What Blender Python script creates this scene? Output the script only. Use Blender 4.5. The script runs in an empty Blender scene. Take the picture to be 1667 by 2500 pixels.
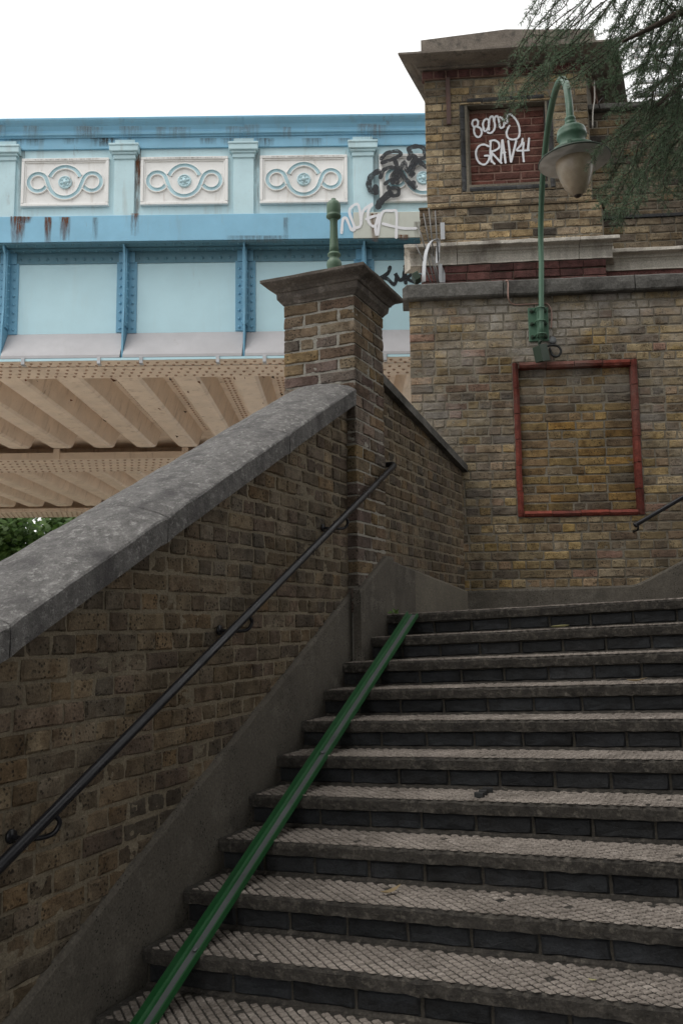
import bpy, bmesh, math, random
from mathutils import Matrix, Vector
from mathutils import noise as mnoise
SC = bpy.context.scene
COL = SC.collection
rnd = random.Random(11)
R_ = math.radians
V = Vector

# ------------------------------------------------------------------ camera
PW, PH, FPX = 1667.0, 2500.0, 2193.4113
YAW, PIT, ROL = 0.413978, 0.124151, -0.012027
O = V((2.0798, -5.2582, -0.0493))
_fo = V((-math.sin(YAW)*math.cos(PIT), math.cos(YAW)*math.cos(PIT), math.sin(PIT)))
_rt = V((math.cos(YAW), math.sin(YAW), 0)); _up = _rt.cross(_fo)
CA = _rt*math.cos(ROL)+_up*math.sin(ROL); CB = -_rt*math.sin(ROL)+_up*math.cos(ROL); CC = _fo
cam = bpy.data.cameras.new('camera'); camo = bpy.data.objects.new('camera', cam); COL.objects.link(camo)
cam.sensor_fit = 'HORIZONTAL'; cam.sensor_width = 36.0; cam.lens = FPX/PW*36.0
cam.clip_start = 0.05; cam.clip_end = 2000
camo.matrix_world = Matrix(((CA.x, CB.x, -CC.x, O.x), (CA.y, CB.y, -CC.y, O.y), (CA.z, CB.z, -CC.z, O.z), (0, 0, 0, 1)))
SC.camera = camo
# ------------------------------------------------------------------ sky, sun, exposure
W = bpy.data.worlds.new('World'); SC.world = W; W.use_nodes = True
nt = W.node_tree; nt.nodes.clear()
wo = nt.nodes.new('ShaderNodeOutputWorld'); bg = nt.nodes.new('ShaderNodeBackground')
sky = nt.nodes.new('ShaderNodeTexSky'); sky.sky_type = 'NISHITA'; sky.sun_disc = False
SUN_EL, SUN_AZ = R_(58), R_(215)          # compass direction the sun stands in (0 = +Y, clockwise)
sky.sun_elevation = SUN_EL; sky.sun_rotation = SUN_AZ; sky.dust_density = 4; sky.air_density = 1.5
hs = nt.nodes.new('ShaderNodeHueSaturation'); hs.inputs['Saturation'].default_value = 0.12
mx = nt.nodes.new('ShaderNodeMixRGB'); mx.inputs[0].default_value = 0.8; mx.inputs[2].default_value = (10.2, 10.2, 10.1, 1)  # overcast: an even white cloud sheet
nt.links.new(sky.outputs[0], hs.inputs['Color']); nt.links.new(hs.outputs[0], mx.inputs[1])
nt.links.new(mx.outputs[0], bg.inputs['Color']); bg.inputs['Strength'].default_value = 0.11
nt.links.new(bg.outputs[0], wo.inputs['Surface'])
sl = bpy.data.lights.new('sun', 'SUN'); slo = bpy.data.objects.new('sun', sl); COL.objects.link(slo)
sl.energy = 0.9; sl.angle = R_(35); sl.color = (1.0, 0.97, 0.92)
sd = V((math.sin(SUN_AZ)*math.cos(SUN_EL), math.cos(SUN_AZ)*math.cos(SUN_EL), math.sin(SUN_EL)))
slo.rotation_euler = sd.to_track_quat('Z', 'Y').to_euler()
SC.view_settings.view_transform = 'Standard'; SC.view_settings.look = 'None'
SC.view_settings.gamma = 1; SC.view_settings.exposure = 0.42; SC.view_settings.use_curve_mapping = False
SC.cycles.max_bounces = 8; SC.cycles.diffuse_bounces = 5

# ------------------------------------------------------------------ geometry helpers
def ray(u, v): return CC + CA*((u-PW/2)/FPX) + CB*((PH/2-v)/FPX)
def hit(u, v, n, d): k = ray(u, v); return O + k*((d-n.dot(O))/n.dot(k))
def at(u, v, depth): return O + ray(u, v)*depth
def proj(P):
    d = P-O; z = d.dot(CC)
    return (PW/2+FPX*d.dot(CA)/z, PH/2-FPX*d.dot(CB)/z, z)
I4 = Matrix.Identity(4); WM = {}
def frame(o, x, y, z=V((0, 0, 1))):
    return Matrix(((x.x, y.x, z.x, o.x), (x.y, y.y, z.y, o.y), (x.z, y.z, z.z, o.z), (0, 0, 0, 1)))
class MB:
    def __init__(s): s.v = []; s.f = []; s.m = []; s.sm = []
    def add(s, vs, fs, mi=0, smooth=False):
        b = len(s.v); s.v += [V(p) for p in vs]
        for f in fs: s.f.append(tuple(b+i for i in f)); s.m.append(mi); s.sm.append(smooth)
    def box(s, a, b, mi=0, M=None):
        x0, y0, z0 = a; x1, y1, z1 = b
        p = [V(q) for q in ((x0, y0, z0), (x1, y0, z0), (x1, y1, z0), (x0, y1, z0), (x0, y0, z1), (x1, y0, z1), (x1, y1, z1), (x0, y1, z1))]
        if M: p = [M @ q for q in p]
        s.add(p, [(0, 3, 2, 1), (4, 5, 6, 7), (0, 1, 5, 4), (1, 2, 6, 5), (2, 3, 7, 6), (3, 0, 4, 7)], mi)
    def bbox(s, a, b, c=.006, mi=0, M=None):
        """box with chamfered edges"""
        bm = bmesh.new(); bmesh.ops.create_cube(bm, size=1)
        for q in bm.verts: q.co = V([a[i]+(q.co[i]+.5)*(b[i]-a[i]) for i in range(3)])
        bmesh.ops.bevel(bm, geom=bm.edges[:], offset=c, segments=2, affect='EDGES', profile=.5)
        bm.verts.index_update()
        s.add([(M @ q.co) if M else q.co.copy() for q in bm.verts], [[q.index for q in f.verts] for f in bm.faces], mi); bm.free()
    def prism(s, poly, d0, d1, M=None, mi=0):
        """poly of (x,z), extruded along y d0..d1, closed"""
        n = len(poly); p = [V((x, d0, z)) for x, z in poly]+[V((x, d1, z)) for x, z in poly]
        if M: p = [M @ q for q in p]
        s.add(p, [tuple(range(n)), tuple(range(2*n-1, n-1, -1))]+[(i, i+n, (i+1) % n+n, (i+1) % n) for i in range(n)], mi)
    def sweep(s, secs, closed=True, cap=True, mi=0, smooth=False):
        """list of rings (equal length lists of points)"""
        n = len(secs[0]); vs = [p for r in secs for p in r]; fs = []
        for k in range(len(secs)-1):
            for i in range(n if closed else n-1):
                j = (i+1) % n; fs.append((k*n+i, k*n+j, (k+1)*n+j, (k+1)*n+i))
        if cap and closed:
            fs.append(tuple(range(n-1, -1, -1))); fs.append(tuple((len(secs)-1)*n+i for i in range(n)))
        s.add(vs, fs, mi, smooth)
    def tube(s, pts, r, n=10, mi=0, cap=True):
        pts = [V(p) for p in pts]; secs = []; up = None
        rr = r if isinstance(r, (list, tuple)) else [r]*len(pts)
        for i, p in enumerate(pts):
            t = (pts[min(i+1, len(pts)-1)]-pts[max(i-1, 0)]).normalized()
            if up is None: up = V((0, 0, 1)) if abs(t.z) < .9 else V((1, 0, 0))
            a = t.cross(up).normalized(); up = a.cross(t).normalized()
            secs.append([p+(a*math.cos(2*math.pi*k/n)+up*math.sin(2*math.pi*k/n))*rr[i] for k in range(n)])
        s.sweep(secs, True, cap, mi, True)
    def lathe(s, prof, M, n=24, mi=0, smooth=True):
        secs = [[M @ V((r*math.cos(2*math.pi*k/n), r*math.sin(2*math.pi*k/n), z)) for k in range(n)] for r, z in prof]
        s.sweep(secs, True, True, mi, smooth)
    def dome(s, c, ax, r, h, n=7, mi=0):
        ax = ax.normalized(); a = ax.orthogonal().normalized(); b = ax.cross(a)
        vs = [c+(a*math.cos(2*math.pi*k/n)+b*math.sin(2*math.pi*k/n))*r for k in range(n)]
        vs += [c+ax*h*.75+(a*math.cos(2*math.pi*k/n)+b*math.sin(2*math.pi*k/n))*r*.62 for k in range(n)]+[c+ax*h]
        fs = [(k, (k+1) % n, n+(k+1) % n, n+k) for k in range(n)]+[(n+k, n+(k+1) % n, 2*n) for k in range(n)]
        s.add(vs, fs, mi, True)
    def mesh(s, name, mats, Minv=None):
        me = bpy.data.meshes.new(name)
        me.from_pydata([tuple((Minv @ p) if Minv else p) for p in s.v], [], s.f)
        for m in (mats if isinstance(mats, (list, tuple)) else [mats]): me.materials.append(m)
        me.polygons.foreach_set('material_index', s.m); me.polygons.foreach_set('use_smooth', s.sm); me.update()
        return me
    def build(s, name, mats, parent=None, fix=True, kind=None, label=None):
        Mw = WM.get(parent.name, I4) if parent else I4
        me = s.mesh(name, mats, Mw.inverted() if parent else None)
        if fix:
            bm = bmesh.new(); bm.from_mesh(me); bmesh.ops.recalc_face_normals(bm, faces=bm.faces[:]); bm.to_mesh(me); bm.free()
        o = bpy.data.objects.new(name, me); COL.objects.link(o)
        if parent: o.parent = parent
        WM[o.name] = Mw
        if kind: o['kind'] = kind
        if label: o['label'] = label
        return o
def tag(o, label, cat, group=None, kind=None):
    o['label'] = label; o['category'] = cat
    if group: o['group'] = group
    if kind: o['kind'] = kind
    return o
def thing(name, M, label, cat, group=None):
    o = bpy.data.objects.new(name, None); COL.objects.link(o); o.empty_display_size = .2
    if not isinstance(M, Matrix): M = Matrix.Translation(M)
    o.matrix_world = M; WM[o.name] = M.copy()
    return tag(o, label, cat, group)
def alone(mb, name, mats, origin, label, cat, group=None, kind=None):
    """a thing that is one mesh, its origin at `origin`"""
    origin = V(origin); me = mb.mesh(name, mats, Matrix.Translation(-origin))
    bm = bmesh.new(); bm.from_mesh(me); bmesh.ops.recalc_face_normals(bm, faces=bm.faces[:]); bm.to_mesh(me); bm.free()
    o = bpy.data.objects.new(name, me); COL.objects.link(o); o.location = origin; WM[o.name] = Matrix.Translation(origin)
    return tag(o, label, cat, group, kind)
def fbm(x, y, z): return mnoise.fractal(V((x, y, z)), 1.0, 2.0, 4)
def smoothpath(pts, k=6):
    """Catmull-Rom through points"""
    pts = [V(p) for p in pts]; out = []
    for i in range(len(pts)-1):
        a = pts[max(i-1, 0)]; b = pts[i]; c = pts[i+1]; d = pts[min(i+2, len(pts)-1)]
        for j in range(k):
            t = j/k
            out.append(.5*((2*b)+(c-a)*t+(2*a-5*b+4*c-d)*t*t+(3*b-a-3*c+d)*t**3))
    return out+[pts[-1]]

# ------------------------------------------------------------------ materials
class N:
    def __init__(s, name):
        s.mat = bpy.data.materials.new(name); s.mat.use_nodes = True; s.t = s.mat.node_tree; s.t.nodes.clear()
        s.out = s.n('ShaderNodeOutputMaterial'); s.b = s.n('ShaderNodeBsdfPrincipled'); s.l(s.b.outputs[0], s.out.inputs[0])
        s.pos = s.n('ShaderNodeNewGeometry')
        s.h = None
    def n(s, t, **k):
        q = s.t.nodes.new(t)
        for a, b in k.items(): setattr(q, a, b)
        return q
    def l(s, a, b): s.t.links.new(a, b)
    def vec(s, sc=(1, 1, 1)):
        m = s.n('ShaderNodeMapping'); m.inputs['Scale'].default_value = sc; s.l(s.pos.outputs['Position'], m.inputs[0]); return m.outputs[0]
    def noise(s, scale, det=4, rough=.6, sc=(1, 1, 1), off=None):
        q = s.n('ShaderNodeTexNoise'); q.inputs['Scale'].default_value = scale; q.inputs['Detail'].default_value = det; q.inputs['Roughness'].default_value = rough
        s.l(s.vec(sc), q.inputs['Vector']); return q.outputs['Fac']
    def voro(s, scale, feature='F1', sc=(1, 1, 1)):
        q = s.n('ShaderNodeTexVoronoi', feature=feature); q.inputs['Scale'].default_value = scale; s.l(s.vec(sc), q.inputs['Vector']); return q
    def rng(s, x, a, b, c=0, d=1):
        q = s.n('ShaderNodeMapRange'); s.l(x, q.inputs[0])
        for i, w in enumerate((a, b, c, d)): q.inputs[i+1].default_value = w
        return q.outputs[0]
    def math(s, op, a, b=None):
        q = s.n('ShaderNodeMath', operation=op)
        for i, w in enumerate((a, b)):
            if w is None: continue
            if isinstance(w, (int, float)): q.inputs[i].default_value = w
            else: s.l(w, q.inputs[i])
        return q.outputs[0]
    def mix(s, a, b, f, mode='MIX'):
        q = s.n('ShaderNodeMixRGB', blend_type=mode)
        for i, w in ((0, f), (1, a), (2, b)):
            if isinstance(w, (int, float)): q.inputs[i].default_value = w
            elif isinstance(w, tuple): q.inputs[i].default_value = (*w[:3], 1)
            else: s.l(w, q.inputs[i])
        return q.outputs[0]
    def ramp(s, x, stops, mode='LINEAR'):
        q = s.n('ShaderNodeValToRGB'); q.color_ramp.interpolation = mode; e = q.color_ramp.elements
        while len(e) < len(stops): e.new(.5)
        for k, (p, c) in enumerate(stops): e[k].position = p; e[k].color = (*c, 1)
        s.l(x, q.inputs[0]); return q.outputs[0]
    def z(s):
        q = s.n('ShaderNodeSeparateXYZ'); s.l(s.pos.outputs['Position'], q.inputs[0]); return q.outputs[2]
    def bump(s, h, st, dist=.01):
        q = s.n('ShaderNodeBump'); q.inputs['Strength'].default_value = st; q.inputs['Distance'].default_value = dist
        s.l(h, q.inputs['Height'])
        if s.h is not None: s.l(s.h, q.inputs['Normal'])
        s.h = q.outputs[0]
    def done(s, col, rough=.85, spec=.3, metal=0):
        if isinstance(col, tuple): s.b.inputs['Base Color'].default_value = (*col[:3], 1)
        else: s.l(col, s.b.inputs['Base Color'])
        if isinstance(rough, (int, float)): s.b.inputs['Roughness'].default_value = rough
        else: s.l(rough, s.b.inputs['Roughness'])
        s.b.inputs['Specular IOR Level'].default_value = spec; s.b.inputs['Metallic'].default_value = metal
        if s.h is not None: s.l(s.h, s.b.inputs['Normal'])
        return s.mat

def brick_mat(name, pal, soot=(.05, .045, .04), soot_amt=.5, pale=None, pits=1.0, rough=.9):
    m = N(name); oi = m.n('ShaderNodeObjectInfo')
    r = m.math('FRACT', m.math('ADD', m.math('MULTIPLY', oi.outputs['Random'], 3.7), m.math('MULTIPLY', m.pos.outputs['Random Per Island'], 7.3)))
    n = len(pal); c = m.ramp(r, [((i+.5)/n, p) for i, p in enumerate(pal)], 'LINEAR')
    av = tuple(sum(p[i] for p in pal)/n for i in range(3))
    c = m.mix(c, tuple(x*.9 for x in av), m.rng(m.noise(5.5, 5, .65), .38, .68, .0, .38))
    r2 = m.math('FRACT', m.math('MULTIPLY', r, 17.3))
    c = m.mix(c, m.rng(r2, 0, 1, .68, 1.18), 1, 'MULTIPLY'); c = m.mix(c, m.rng(m.noise(8, 6, .7), .3, .7, .6, 1.2), 1, 'MULTIPLY')
    blot = m.noise(14, 4, .65); c = m.mix(c, m.mix(c, (.55, .5, .46), 1, 'MULTIPLY'), m.rng(blot, .45, .7))
    fine = m.noise(140, 3, .7); c = m.mix(c, m.rng(fine, .2, .8, .5, 1.45), 1, 'MULTIPLY')
    if pits:
        vo = m.voro(58); pk = m.math('MULTIPLY', m.rng(vo.outputs['Distance'], .36, .2), m.rng(m.noise(9, 2), .40, .55))
        c = m.mix(c, (.018, .015, .012), m.math('MULTIPLY', pk, .8*pits))
    c = m.mix(c, m.rng(m.noise(1.9, 5, .6), .34, .66, .66, 1.22), 1, 'MULTIPLY'); so = m.noise(1.1, 5, .65); c = m.mix(c, soot, m.math('MULTIPLY', m.rng(so, .45, .72), soot_amt))
    if pale:
        pc, z0, z1, amt = pale
        g = m.math('MULTIPLY', m.rng(m.z(), z0, z1), m.rng(m.noise(1.7, 5, .6), .42, .6))
        g = m.math('MULTIPLY', g, m.rng(m.noise(30, 4, .7), .25, .65, .45, 1))
        c = m.mix(c, pc, m.math('MULTIPLY', g, amt))
    m.bump(m.noise(38, 6, .7), .55, .012)
    if pits: m.bump(m.math('SUBTRACT', 1, pk), .6, .006)
    m.bump(fine, .3, .003)
    return m.done(c, rough, .2)
def mortar_mat(name, c1, c2, soot=(.05, .045, .035), amt=.5):
    m = N(name); c = m.mix(c1, c2, m.noise(9, 5)); c = m.mix(c, m.rng(m.noise(120, 3), .2, .8, .55, 1.3), 1, 'MULTIPLY')
    c = m.mix(c, soot, m.math('MULTIPLY', m.rng(m.noise(1.3, 5), .42, .7), amt))
    m.bump(m.noise(60, 5, .7), .8, .012); return m.done(c, .95, .15)
def stone_mat(name, c1, c2, c3=None, sc=6, bump=.5, fine=90, streak=None, speck=0, rough=.92):
    m = N(name); c = m.mix(c1, c2, m.rng(m.noise(sc, 6, .7), .35, .65))
    if c3: c = m.mix(c, c3, m.rng(m.noise(sc*2.6, 6, .75), .52, .66))
    if streak:
        c = m.mix(c, streak, m.rng(m.noise(5, 5, .6, (1, 1, .15)), .5, .72))
    c = m.mix(c, m.rng(m.noise(fine, 4, .7), .25, .75, .62, 1.35), 1, 'MULTIPLY')
    if speck:
        vo = m.voro(70); c = m.mix(c, (.02, .018, .016), m.math('MULTIPLY', m.rng(vo.outputs['Distance'], .3, .14), m.rng(m.noise(6, 2), .45, .6, 0, speck)))
    m.bump(m.noise(sc*5, 6, .7), bump, .015); m.bump(m.noise(fine, 4, .7), bump*.8, .004)
    return m.done(c, rough, .25)
def paint_mat(name, c, dirt=(.25, .22, .18), rust=.0, rough=.5, dirt_amt=.5, metal=0, spec=.4, var=.12):
    m = N(name); d = tuple(x*(1-var) for x in c)
    k = m.mix(c, d, m.rng(m.noise(2.5, 4), .35, .65))
    st = m.noise(7, 6, .65, (1, 1, .12)); k = m.mix(k, dirt, m.math('MULTIPLY', m.rng(st, .56, .78), dirt_amt))
    k = m.mix(k, dirt, m.math('MULTIPLY', m.rng(m.noise(30, 5, .7), .58, .75), dirt_amt*.5))
    if rust:
        ru = m.math('MULTIPLY', m.rng(m.noise(5, 6, .7, (1, 1, .2)), .62, .7), m.rng(m.noise(1.3, 3), .45, .6))
        k = m.mix(k, m.mix((.22, .08, .03), (.10, .04, .02), m.noise(20)), m.math('MULTIPLY', ru, rust))
    m.bump(m.noise(45, 4, .6), .12, .004)
    return m.done(k, m.rng(m.noise(12, 3), .3, .7, rough-.1, rough+.15), spec, metal)

OCH = (.27, .185, .08); YEL = (.28, .225, .14); BRN = (.165, .118, .078); GRY = (.165, .146, .124); PUR = (.145, .10, .092); DRK = (.062, .055, .05); ORG = (.24, .15, .07); PLE = (.31, .265, .20); RED = (.22, .085, .055)
M_left = brick_mat('stock_brick_sooty', [(.20, .15, .095), (.18, .138, .09), (.165, .13, .092), (.17, .14, .105), (.21, .142, .078), (.14, .113, .086), (.165, .12, .09), (.225, .17, .105), (.15, .126, .097)], soot_amt=.6)
M_pier = brick_mat('stock_brick_weathered', [(.28, .22, .145), (.2, .17, .145), (.19, .125, .11), (.30, .21, .10), (.20, .145, .095), (.24, .185, .13), (.18, .12, .11), (.18, .15, .125)], soot_amt=.35)
M_back = brick_mat('stock_brick_mixed', [(.37, .29, .17), (.32, .245, .14), (.38, .31, .21), (.40, .275, .105), (.24, .18, .115), (.18, .152, .125), (.38, .30, .18), (.175, .122, .083), (.33, .255, .15), (.29, .17, .13), (.26, .20, .12), (.42, .295, .115), (.20, .165, .135)], soot_amt=.55, pale=((.42, .395, .36), .8, 2.6, .85))
M_panel = brick_mat('stock_brick_ochre', [OCH, (.26, .165, .06), BRN, (.33, .19, .05), GRY, (.20, .14, .065), (.30, .21, .085), (.15, .12, .09)], soot_amt=.45, pale=((.42, .39, .35), 1.75, 2.3, .75))
M_tower = brick_mat('stock_brick_sandy', [(.42, .325, .20), (.37, .295, .195), (.37, .275, .16), (.41, .335, .225), (.30, .23, .155), (.42, .30, .15), (.33, .26, .18), (.22, .17, .125)], soot_amt=.5)
M_abut = brick_mat('stock_brick_smoky', [(.22, .17, .11), (.16, .13, .1), (.26, .18, .09), DRK, (.19, .15, .11), (.28, .22, .14)], soot_amt=.6)
M_red = brick_mat('red_brick', [(.185, .072, .056), (.16, .064, .052), (.215, .085, .062), (.14, .058, .05), (.20, .09, .07)], soot_amt=.3, pits=.3)
M_rub = brick_mat('red_rubber_brick_spalled', [(.15, .066, .06), (.115, .052, .048), (.18, .085, .075)], soot_amt=.5, pits=.9)
M_blue = brick_mat('blue_engineering_brick', [(.026, .028, .031), (.029, .031, .033), (.024, .026, .030), (.031, .032, .034)], soot=(.018, .017, .016), soot_amt=.4, pits=0, rough=.55)
M_slate = brick_mat('black_bullnose_brick', [(.05, .052, .056), (.065, .067, .07), (.042, .044, .05), (.085, .085, .085)], soot_amt=.3, pits=.2, rough=.7)
M_frame = brick_mat('red_painted_terracotta', [(.24, .05, .032), (.20, .043, .03), (.27, .065, .042), (.22, .052, .038)], soot=(.10, .05, .04), soot_amt=.6, pits=.5, pale=((.30, .22, .19), 1.5, 2.25, .75), rough=.75)
M_mort = mortar_mat('mortar_grey', (.29, .26, .21), (.16, .138, .105), amt=.5)
M_mortd = mortar_mat('mortar_dark', (.31, .262, .19), (.16, .132, .095))
M_bed = mortar_mat('riser_mortar', (.07, .062, .05), (.04, .035, .03))
M_mortl = mortar_mat('mortar_light', (.40, .38, .34), (.27, .25, .21), amt=.3)
M_mortr = mortar_mat('mortar_pinkish', (.34, .22, .18), (.24, .14, .11), amt=.3)
M_cop = stone_mat('coping_stone_lichen', (.215, .205, .198), (.12, .114, .11), (.36, .35, .335), sc=15, bump=.7, rough=.95, fine=150, streak=(.085, .08, .08))
M_copd = stone_mat('coping_stone_black', (.165, .157, .145), (.05, .047, .043), (.10, .095, .085), sc=3.2, bump=.8, fine=60)
M_cap = stone_mat('cap_stone_brown', (.14, .118, .10), (.075, .064, .056), (.19, .165, .145), sc=5, bump=.6)
M_tcap = stone_mat('cornice_stone_grey', (.245, .21, .175), (.155, .13, .11), (.10, .088, .076), sc=3, bump=.5, streak=(.12, .105, .095))
M_ledge = stone_mat('ledge_stone_buff', (.56, .52, .46), (.43, .395, .345), None, sc=4, bump=.35, streak=(.20, .175, .15))
M_conc = stone_mat('skirting_concrete', (.118, .104, .086), (.078, .069, .058), (.14, .125, .105), sc=2.2, bump=.5, speck=1.2)
M_concl = stone_mat('skirting_concrete_patch', (.165, .145, .115), (.12, .105, .085), None, sc=2, bump=.4, speck=.8)
M_trd = stone_mat('tread_stone', (.275, .238, .208), (.155, .133, .115), (.34, .298, .264), sc=4, bump=.6, fine=120)
M_nose = stone_mat('tread_nose_grime_shade', (.062, .055, .047), (.03, .027, .024), (.11, .098, .082), sc=11, bump=.8, fine=100)  # grime, darkened further to put in the shade on the nose faces
M_asph = stone_mat('ground_asphalt', (.06, .06, .058), (.045, .045, .044), None, sc=3, bump=.4)
M_conc2 = stone_mat('bounce_concrete', (.62, .58, .53), (.55, .52, .47), None, sc=1, bump=.2)  # kept pale to throw light up under the bridge
M_lblue = paint_mat('paint_pale_blue', (.52, .71, .765), (.30, .29, .26), rust=1, dirt_amt=.5)
M_web = paint_mat('paint_web_blue', (.49, .71, .785), (.42, .5, .5), rust=.15, dirt_amt=.2, var=.06)
M_mblue = paint_mat('paint_mid_blue', (.235, .49, .665), (.22, .28, .31), rust=1, dirt_amt=.55)
M_sblue = paint_mat('paint_steel_blue', (.155, .36, .51), (.12, .19, .24), rust=.3, dirt_amt=.4)
M_shblue = paint_mat('paint_flange_shaded', (.11, .235, .30), (.06, .09, .10), rust=.3, dirt_amt=.6)  # blue darkened to teal: shade under the ledge put into the colour
M_cream = paint_mat('paint_cream', (.80, .795, .78), (.34, .28, .21), rust=.8, dirt_amt=.6, var=.06)
M_patch = paint_mat('paint_beige_patch', (.56, .58, .52), (.42, .42, .36), rust=.3, dirt_amt=.3)
M_splash = paint_mat('splash_plate_grey', (.41, .40, .415), (.30, .28, .27), rust=.25, rough=.45, dirt_amt=.35)
M_tan = paint_mat('soffit_paint_tan', (.78, .645, .52), (.30, .20, .13), rust=.8, dirt_amt=.75, var=.15)
def stain_mat(name, c1, c2, amt=.95):
    m = N(name); c = m.mix(c1, c2, m.noise(22, 4)); mt = m.done(c, .85, .15)
    tc = m.n('ShaderNodeTexCoord'); sx = m.n('ShaderNodeSeparateXYZ'); m.l(tc.outputs['Generated'], sx.inputs[0])
    e = m.math('MULTIPLY', m.math('MULTIPLY', sx.outputs[0], m.math('SUBTRACT', 1, sx.outputs[0])), 4)
    f = m.rng(sx.outputs[2], 0, 1, .30, 1.05)
    n_ = m.math('ADD', m.rng(m.noise(34, 5, .75, (1, 1, .10)), .36, .66), m.math('MULTIPLY', m.noise(70, 4), .3))
    a = m.rng(m.math('MULTIPLY', m.math('MULTIPLY', m.math('POWER', e, .6), f), n_), .10, .75, 0, amt)
    tr = m.n('ShaderNodeBsdfTransparent'); ms = m.n('ShaderNodeMixShader'); m.l(a, ms.inputs[0]); m.l(tr.outputs[0], ms.inputs[1]); m.l(m.b.outputs[0], ms.inputs[2]); m.l(ms.outputs[0], m.out.inputs[0]); return mt
M_stain = stain_mat('rust_run', (.20, .075, .03), (.10, .042, .02))
M_grime = stain_mat('grime_run', (.09, .075, .065), (.16, .125, .095), .45)
M_triv = paint_mat('soffit_rivet_brown', (.40, .27, .19), (.2, .12, .08), rust=.6, dirt_amt=.6)
M_rust = stone_mat('rust', (.20, .07, .028), (.10, .04, .02), None, sc=14, bump=.5)
M_green = paint_mat('lamp_green_paint', (.085, .165, .112), (.05, .085, .062), rough=.38, dirt_amt=.4)
M_lgreen = paint_mat('post_green_paint', (.105, .175, .115), (.055, .075, .055), rough=.5, dirt_amt=.6)
M_dgreen = paint_mat('channel_green_paint', (.015, .085, .026), (.012, .03, .015), rough=.4, dirt_amt=.3)
M_bgreen = paint_mat('box_dark_green_paint', (.03, .05, .032), (.02, .02, .018), rough=.45)
M_worn = paint_mat('worn_steel', (.125, .13, .135), (.06, .06, .062), rough=.45, metal=.3, dirt_amt=.6)
M_black = paint_mat('handrail_black_paint', (.012, .012, .015), (.035, .035, .04), rough=.30, dirt_amt=.25, spec=.35)
M_rubber = paint_mat('black_rubber', (.018, .018, .018), (.04, .04, .04), rough=.6)
M_galv = paint_mat('galvanised_steel', (.46, .47, .49), (.30, .30, .31), rough=.5, metal=.35, dirt_amt=.4)
M_rod = paint_mat('spike_rod_steel', (.17, .165, .16), (.09, .08, .07), rough=.55, metal=.4, dirt_amt=.5)
M_copper = paint_mat('cable_pink', (.38, .24, .20), (.2, .14, .12), rough=.5)
M_enam = paint_mat('shade_enamel_underside', (.60, .56, .51), (.20, .16, .12), rough=.5, dirt_amt=.7)
M_iron = paint_mat('strap_iron_brown', (.10, .06, .052), (.05, .03, .025), rust=.6, rough=.7)
def spray_mat(name, c, lo, hi):
    m = N(name); mt = m.done(c, .6, .3); a = m.rng(m.math('ADD', m.math('MULTIPLY', m.noise(18, 5, .7), .8), m.math('MULTIPLY', m.noise(110, 3, .7), .3)), lo, hi, .15, .97)
    tr = m.n('ShaderNodeBsdfTransparent'); ms = m.n('ShaderNodeMixShader'); m.l(a, ms.inputs[0]); m.l(tr.outputs[0], ms.inputs[1]); m.l(m.b.outputs[0], ms.inputs[2]); m.l(ms.outputs[0], m.out.inputs[0]); return mt
M_wgraf = spray_mat('white_spray_paint', (.76, .76, .79), .30, .45)
M_kgraf = spray_mat('black_spray_paint', (.022, .024, .028), .33, .52)
def globe_mat():
    m = N('globe_dirty_plastic'); g = m.noise(7, 5); c = m.mix((.50, .41, .30), (.33, .26, .185), m.rng(g, .35, .65))
    q = m.n('ShaderNodeAttribute'); return m.done(c, .3, .5)
M_globe = globe_mat()
def leaf_mat(name, a, b, trans=.25):
    m = N(name); oi = m.pos.outputs['Random Per Island']; c = m.mix(a, b, oi); c = m.mix(c, m.rng(m.noise(1.6, 3), .3, .7, .6, 1.25), 1, 'MULTIPLY')
    mt = m.done(c, .55, .3)
    tr = m.n('ShaderNodeBsdfTranslucent'); m.l(c, tr.inputs['Color']); ms = m.n('ShaderNodeMixShader'); ms.inputs[0].default_value = trans
    m.l(m.b.outputs[0], ms.inputs[1]); m.l(tr.outputs[0], ms.inputs[2]); m.l(ms.outputs[0], m.out.inputs[0]); return mt
M_leaf = leaf_mat('broad_leaf', (.07, .145, .032), (.13, .22, .06), .35)
M_need = leaf_mat('cedar_needle', (.085, .14, .088), (.20, .27, .165), .42)
M_twig = stone_mat('cedar_bark', (.085, .065, .05), (.05, .04, .032), None, sc=20, bump=.4)
M_weed = leaf_mat('weed_leaf', (.10, .18, .04), (.13, .2, .06))
M_dry = leaf_mat('dry_leaf', (.32, .24, .13), (.24, .17, .09), .1)
M_dry2 = leaf_mat('yellow_green_leaf', (.34, .33, .15), (.3, .27, .12), .1)

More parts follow.
